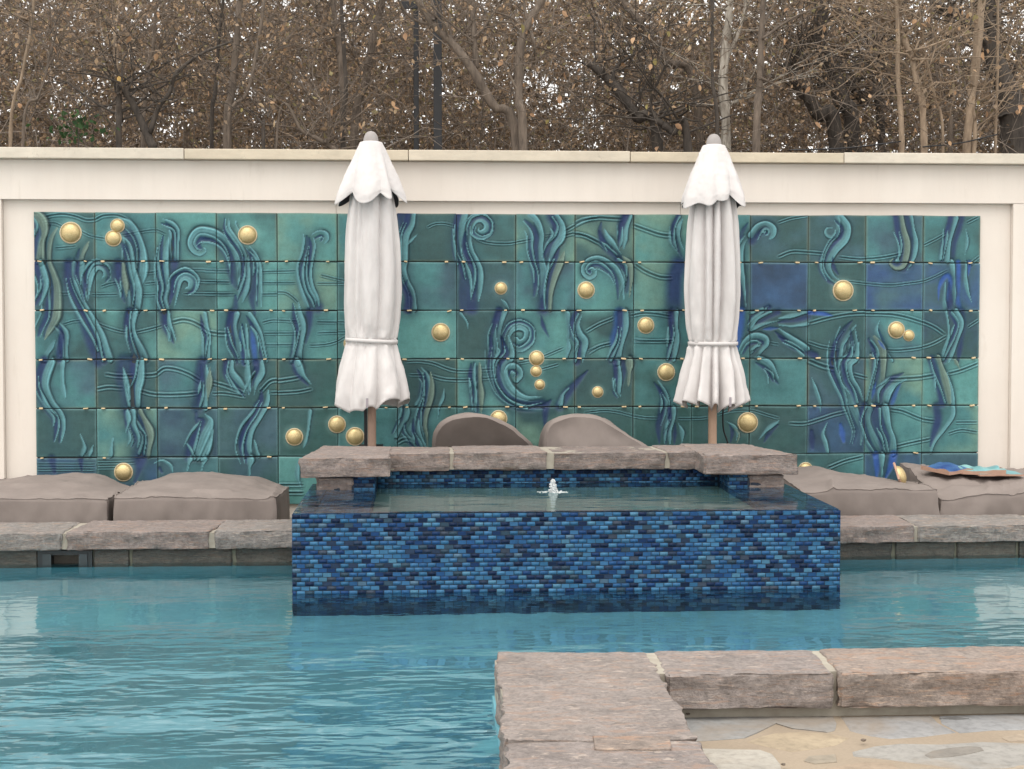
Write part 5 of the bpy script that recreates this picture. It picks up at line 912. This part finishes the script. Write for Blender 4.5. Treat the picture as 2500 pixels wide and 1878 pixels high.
# individual trunks surveyed above the wall: region, depth, bark, label, main limb, extra limbs (x,y,radius px)
TR = {'a': 0, 'b': 830, 'c': 1660}
TREES = [
 ('a', 12.7, 'd', 'pruned_trunk', 'sawn off dark stump with a pale cut top, left of centre of left thicket', '765,960,18 766,760,17 767,545,15', ['985,955,26 870,700,20 790,545,16', '960,860,16 1020,690,14 1090,600,12 1140,470,11 1300,350,8 1500,270,6'], True),
 ('a', 12.5, 't', 'sapling', 'slender pale sapling at the far left above the wall', '70,960,9 150,520,10 210,180,9 230,-60,8', [], False),
 ('a', 12.4, 'b', 'sapling', 'thin leaning sapling next to the leftmost pale sapling', '150,960,9 260,620,8 320,420,6 380,200,5', ['320,420,5 440,150,4'], False),
 ('a', 12.9, 't', 'sapling', 'very thin straight whip rising behind the sawn stump', '760,560,5 740,300,5 715,-60,4', ['755,540,4 735,350,4 728,-60,3'], False),
 ('a', 13.6, 'b', 'bare_tree', 'narrow brown trunk right of the sawn stump', '920,960,14 930,700,13 945,440,12 985,300,10 1000,-60,9', ['945,440,7 1060,230,5'], False),
 ('a', 13.2, 'b', 'bare_tree', 'thick brown trunk in the middle of the left thicket', '1465,960,24 1490,620,22 1520,330,20 1560,-60,17', ['1520,330,9 1420,120,6', '1490,620,8 1400,450,6'], False),
 ('a', 13.4, 'd', 'bare_tree', 'thin dark trunk just left of the thick brown trunk', '1360,960,12 1380,600,11 1400,300,9 1440,-60,8', [], False),
 ('a', 12.8, 'b', 'bare_tree', 'crooked stem bending right of the thick brown trunk', '1470,960,8 1500,690,9 1580,620,9 1640,400,9 1710,-60,8', ['1640,400,5 1830,250,4'], False),
 ('a', 12.4, 'd', 'stump', 'short black stump poking above the wall left of the left umbrella', '1690,990,12 1688,860,11 1690,770,9', ['1690,800,6 1640,740,5'], False),
 ('a', 12.7, 'b', 'arching_branch', 'low branch arching along the wall top left of the left umbrella', '1780,840,7 1950,850,11 2090,920,14 2220,1000,16', ['2090,920,8 2130,800,6'], False),
 ('a', 13.5, 'b', 'bare_tree', 'leaning trunk just left of the left umbrella tip', '2210,960,18 2205,620,17 2180,300,16 2130,-60,14', ['2180,300,7 2070,120,5'], False),
 ('b', 14.2, 'b', 'bare_tree', 'broad trunk leaning right behind the left umbrella tip', '90,960,24 170,500,23 220,200,21 285,-60,18', ['170,500,8 60,300,5'], False),
 ('b', 13.1, 'd', 'bare_tree', 'thin dark stem behind the left umbrella tip', '20,960,13 40,600,12 20,200,10 10,-60,9', [], False),
 ('b', 12.6, 'b', 'bare_tree', 'long diagonal trunk leaning left from the middle of the wall top', '1145,985,29 980,680,26 860,470,25 720,280,23 600,170,20 480,-20,16', ['880,440,16 862,250,16 850,-60,15', '720,280,8 840,150,6 900,-60,4', '600,170,9 440,100,7 340,-60,5'], False),
 ('b', 12.5, 'b', 'bare_tree', 'upright trunk forking rightward at the middle of the wall', '1178,985,27 1150,650,24 1160,310,24 1210,150,23 1330,-60,20', ['1225,200,12 1250,300,8 1262,390,5', '1200,130,10 1170,-60,8', '1150,600,8 1010,330,5'], False),
 ('b', 14.0, 'd', 'bare_tree', 'dark trunk leaning left between the two umbrellas', '2040,970,34 1900,750,31 1750,530,28 1600,400,18', ['1750,530,14 1790,420,10 1980,300,7'], False),
 ('b', 13.3, 'd', 'bare_tree', 'dark leaning trunk meeting the wall just left of the right umbrella', '2240,980,24 2130,850,22 2040,780,20', ['2040,780,12 2000,640,9 2080,420,7'], False),
 ('b', 14.6, 'b', 'bare_tree', 'high limb slanting down from the top left of the right umbrella', '2300,700,22 2110,400,24 1980,220,24 1780,-30,20', ['1980,220,10 1850,180,7'], False),
 ('c', 13.8, 'p', 'bare_tree', 'pale patchy barked trunk directly behind the right umbrella', '290,985,28 272,600,27 290,300,24 322,-60,20', ['290,400,12 380,200,9 450,-60,6', '280,700,14 380,640,9'], False),
 ('c', 13.0, 'd', 'bare_tree', 'thin dark trunk left of the pale patchy trunk', '240,985,12 205,500,10 205,-60,9', [], False),
 ('c', 12.8, 'b', 'bare_tree', 'straight brown trunk right of the right umbrella tip', '488,985,22 520,500,20 545,-60,17', ['520,500,8 640,560,6', '530,250,9 720,120,7 900,60,5'], False),
 ('c', 14.4, 'd', 'bare_tree', 'thick dark trunk leaning left, right of the right umbrella', '1010,960,46 880,720,40 760,520,36 690,400,28', ['760,520,14 750,380,10 920,170,8'], False),
 ('c', 14.8, 'd', 'bare_tree', 'thickest dark slanting trunk right of the right umbrella', '1110,960,48 1040,650,46 960,400,44 900,250,38 930,-60,32', ['1040,450,12 1250,420,8', '960,540,14 880,545,8'], False),
 ('c', 15.2, 'd', 'bare_tree', 'dark slanting trunk behind the tan saplings', '1290,800,24 1180,660,22 1080,520,20', ['1400,600,22 1300,420,20 1220,220,16'], False),
 ('c', 12.4, 't', 'sapling', 'slim upright tan sapling, leftmost of the tan group at right', '1428,1000,15 1400,500,13 1390,100,12 1368,-60,11', [], False),
 ('c', 12.4, 't', 'sapling', 'thicker tan sapling curving left toward its slim neighbour', '1568,1000,20 1520,520,18 1440,230,16 1385,60,13', [], False),
 ('c', 12.5, 't', 'sapling', 'thin pale whip between the thick tan saplings', '1692,1000,9 1640,650,8 1570,300,8 1530,60,6', [], False),
 ('c', 12.6, 'b', 'sapling', 'forked thin sapling between the thick tan saplings', '1732,1000,13 1724,740,11 1640,450,8 1600,-20,7', ['1724,740,9 1800,540,7 1850,300,5', '1730,850,6 1830,830,5 1960,770,4'], False),
 ('c', 12.4, 't', 'sapling', 'stout twin stemmed tan sapling leaning right', '1850,1000,24 1900,500,25 1948,-60,23', ['1888,1000,13 1896,800,12 1905,560,10'], False),
 ('c', 12.5, 't', 'sapling', 'thin straight tan sapling near the right edge', '2036,1000,9 2048,400,8 2052,-60,7', [], False),
 ('c', 14.2, 'd', 'bare_tree', 'massive dark trunk at the right edge above the wall', '2140,1000,85 2130,700,80 2060,480,58 2010,300,48 1990,-60,46', ['2000,300,30 1860,150,26 1680,-30,22', '2130,560,16 2190,300,12'], False),
]
BK = {'d': M_barkd, 'b': M_barkb, 't': M_barkt, 'p': M_barkp}
BIGC = np.array([(.42, .26, .15), (.50, .33, .20), (.36, .22, .13), (.45, .34, .22), (.30, .25, .10)]); BIGP = np.array([.3, .25, .2, .15, .1])
for ti, (reg, Yt, bk, nm, lab, main, extra, cut) in enumerate(TREES):
    g = np.random.default_rng(500+ti); x0 = TR[reg]; k = 2.633
    def pp_(s):
        out = []
        for q in s.split():
            a, b, r = map(float, q.split(',')); v = P(x0+a/k, b/k, Y=Yt); mp = Yt/FPX*1.0; out.append((v.x, Yt, v.z, 1.12*r/k*mp))
        return np.array(out)
    mp_ = pp_(main); loc = (mp_[0, 0], Yt, .02)
    T = thing(nm, lab, 'tree' if nm != 'sapling' else 'sapling', loc, 'trees and saplings behind the wall'); off = np.array(loc)
    if mp_[0, 2] > .1: mp_ = np.vstack([[mp_[0, 0]-.25*(mp_[1, 0]-mp_[0, 0]), Yt+.05, .0, mp_[0, 3]*1.2], mp_])   # to the ground
    grows = main.split()[-1].split(',')[1].startswith('-')
    if grows:                                                     # carries on above the picture
        d = mp_[-1, :3]-mp_[-2, :3]; d /= np.linalg.norm(d); e = mp_[-1]
        mp_ = np.vstack([mp_, [*(e[:3]+d*.7+(g.normal(0, .1), g.normal(0, .12), 0)), e[3]*.75], [*(e[:3]+d*1.4+(g.normal(0, .2), g.normal(0, .2), 0)), e[3]*.45], [*(e[:3]+d*2.1+(g.normal(0, .3), g.normal(0, .3), 0)), e[3]*.15]])
    q = smooth_path(mp_, 40); jit = np.cumsum(g.normal(0, .004, (40, 2)), 0); q[:, 1] += jit[:, 1]*2
    mbk = MB(); v, f = tube(q[:, :3]-off, np.maximum(q[:, 3]*(1+.08*g.normal(size=40)), .002), 12); mbk.add(v, f)
    obj('trunk', mbk.mesh('trunk', BK[bk], True), T)
    limbs = MB(); ends = []
    for e in extra:
        w_ = pp_(e); w_[1:, 1] += np.linspace(0, g.uniform(-.25, .35), len(w_)-1)
        q2 = smooth_path(w_, 22); v, f = tube(q2[:, :3]-off, np.maximum(q2[:, 3], .002), 9); obj('limb', mesh('limb', v, f, BK[bk], True), T); ends.append(q2)
    ends.append(q[10:])
    tw = []
    nb = 6 if nm in ('stump',) else 30
    for j in range(nb):
        src = ends[g.integers(len(ends))]; s = src[g.integers(len(src)//4, len(src))]
        if s[2] < 2.4: continue
        d = g.normal(size=3); d[1] *= .6; d[2] = abs(d[2])*.8+.15; d /= np.linalg.norm(d); L = g.uniform(.35, 1.3); n = 8; t = np.linspace(0, 1, n)[:, None]
        w_ = s[:3]+d*L*t+np.cumsum(g.normal(0, .02, (n, 3)), 0)+np.array([0, 0, -.15])*L*t**2
        v, f = tube(w_-off, np.linspace(min(s[3]*.4, .012), .002, n), 5, False); limbs.add(v, f); tw.append(w_)
        for _ in range(2):
            s2 = w_[g.integers(2, n)]; d2 = d+g.normal(size=3)*.7; d2 /= np.linalg.norm(d2); w2 = s2+d2*L*.5*t+np.cumsum(g.normal(0, .012, (n, 3)), 0)
            v, f = tube(w2-off, np.linspace(.004, .0015, n), 4, False); limbs.add(v, f); tw.append(w2)
    if limbs.n: tag(obj('twigs', limbs.mesh('twigs', BK[bk], True), T), kind='stuff')
    if tw:
        tp = np.vstack(tw); ids = g.integers(0, len(tp), 150 if nm != 'stump' else 20); lp = tp[ids]+g.normal(0, .02, (len(ids), 3))
        tag(obj('leaves', leaves_mesh('leaves', lp-off, .055, 900+ti), T), kind='stuff')
        ids = g.integers(0, len(tp), 5); obj('large_leaves', leaves_mesh('large_leaves', tp[ids]-off, .055, 950+ti, BIGC, BIGP, 1.2, .6), T)
    if cut:
        c_ = P(x0+778/k, 515/k, Y=Yt-.02); b = bmesh.new(); bmesh.ops.create_cone(b, cap_ends=True, segments=20, radius1=.028, radius2=.03, depth=.05, matrix=Matrix.Translation((c_.x-off[0], c_.y-off[1], c_.z-off[2]))@Matrix.Rotation(rad(80), 4, 'X'))
        m = bpy.data.meshes.new('cut_face'); b.to_mesh(m); b.free(); m.materials.append(M_cut); obj('cut_face', m, T)
# vine of larger hanging leaves nearest to the wall
g = np.random.default_rng(77); 
v, f, pts = twigs(70, np.array([-3.3, 12.15, 2.7]), np.array([5.0, 12.4, 4.2]), 21, .5, 1.2, .0035, .3)
vine = thing('hanging_vine', 'loose vine with larger pale orange leaves hanging just above the wall', 'vine', (.8, 12.3, .02))
adopt(obj('stems', mesh('stems', v, f, M_twig)), vine); adopt(obj('large_leaves', leaves_mesh('large_leaves', along(pts, 2, 6, .02), .062, 22, BIGC, BIGP, 1.2, .62)), vine)
tag(vine.children[1], kind='stuff')
# evergreen sprig at far left and black steel posts
p = P(190, 310, Y=12.5); sh_ = thing('evergreen_sprig', 'small dark green evergreen sprig behind the wall at far left', 'plant', (p.x, 12.5, .02))
g = np.random.default_rng(8); pos = np.array([p.x, 12.5, p.z])+g.normal(0, 1, (90, 3))*np.array([.12, .06, .07])
adopt(obj('foliage', leaves_mesh('foliage', pos, .06, 5, np.array([(.03, .07, .025), (.05, .10, .035)]), np.array([.5, .5]))), sh_)
q = smooth_path([(p.x+.1, 12.55, .02), (p.x+.05, 12.52, 1.6), (p.x, 12.5, p.z)], 10); v, f = tube(q, np.linspace(.012, .004, 10), 6); adopt(obj('stem', mesh('stem', v, f, M_barkd, True)), sh_)
def post(label, xa, w_, Yp, arm=None):
    a = P(830+xa/2.633, 200, Y=Yp).x; hw = w_/2.633*Yp/FPX; T = thing('steel_post', label, 'post', (a, Yp, .02), 'black posts behind the wall')
    bx = bbox_obj('shaft', (a-hw, a+hw, Yp-hw, Yp+hw, .02, 6.5 if arm is None else P(830+xa/2.633, 10, Y=Yp).z), M_black, None, .006); adopt(bx, T)
    if arm:
        z = P(900, 40/2.633, Y=Yp).z; x0 = P(830+arm[0]/2.633, 15, Y=Yp).x; x1 = P(830+arm[1]/2.633, 15, Y=Yp).x; adopt(bbox_obj('cross_arm', (x0, x1, Yp-hw-.03, Yp-hw-.002, z-.03, z+.04), M_black, None, .004), T)
post('black steel post with short cross arm, left of the pair behind the wall', 490, 17, 14.0, (395, 520)); post('taller and wider black steel post, right of the pair behind the wall', 628, 27, 13.6)
# two slack wires at the right
for i, (a, b, lab) in enumerate((((1560+0, 985-40), (2040+0, 985-120), 'thin dark wire sloping up along the wall top at right'), ((700, 965), (1420, 910), 'thin dark wire lying low above the wall right of the right umbrella'))):
    A = P(1660+a[0]/2.633, a[1]/2.633, Y=12.35); B = P(1660+b[0]/2.633, b[1]/2.633, Y=12.35); q = smooth_path([A, (A+B)/2+Vector((0, 0, -.02)), B], 12); v, f = tube(q, [.006]*12, 6)
    tag(obj('wire', mesh('wire', v, f, M_black, True)), lab, 'wire')
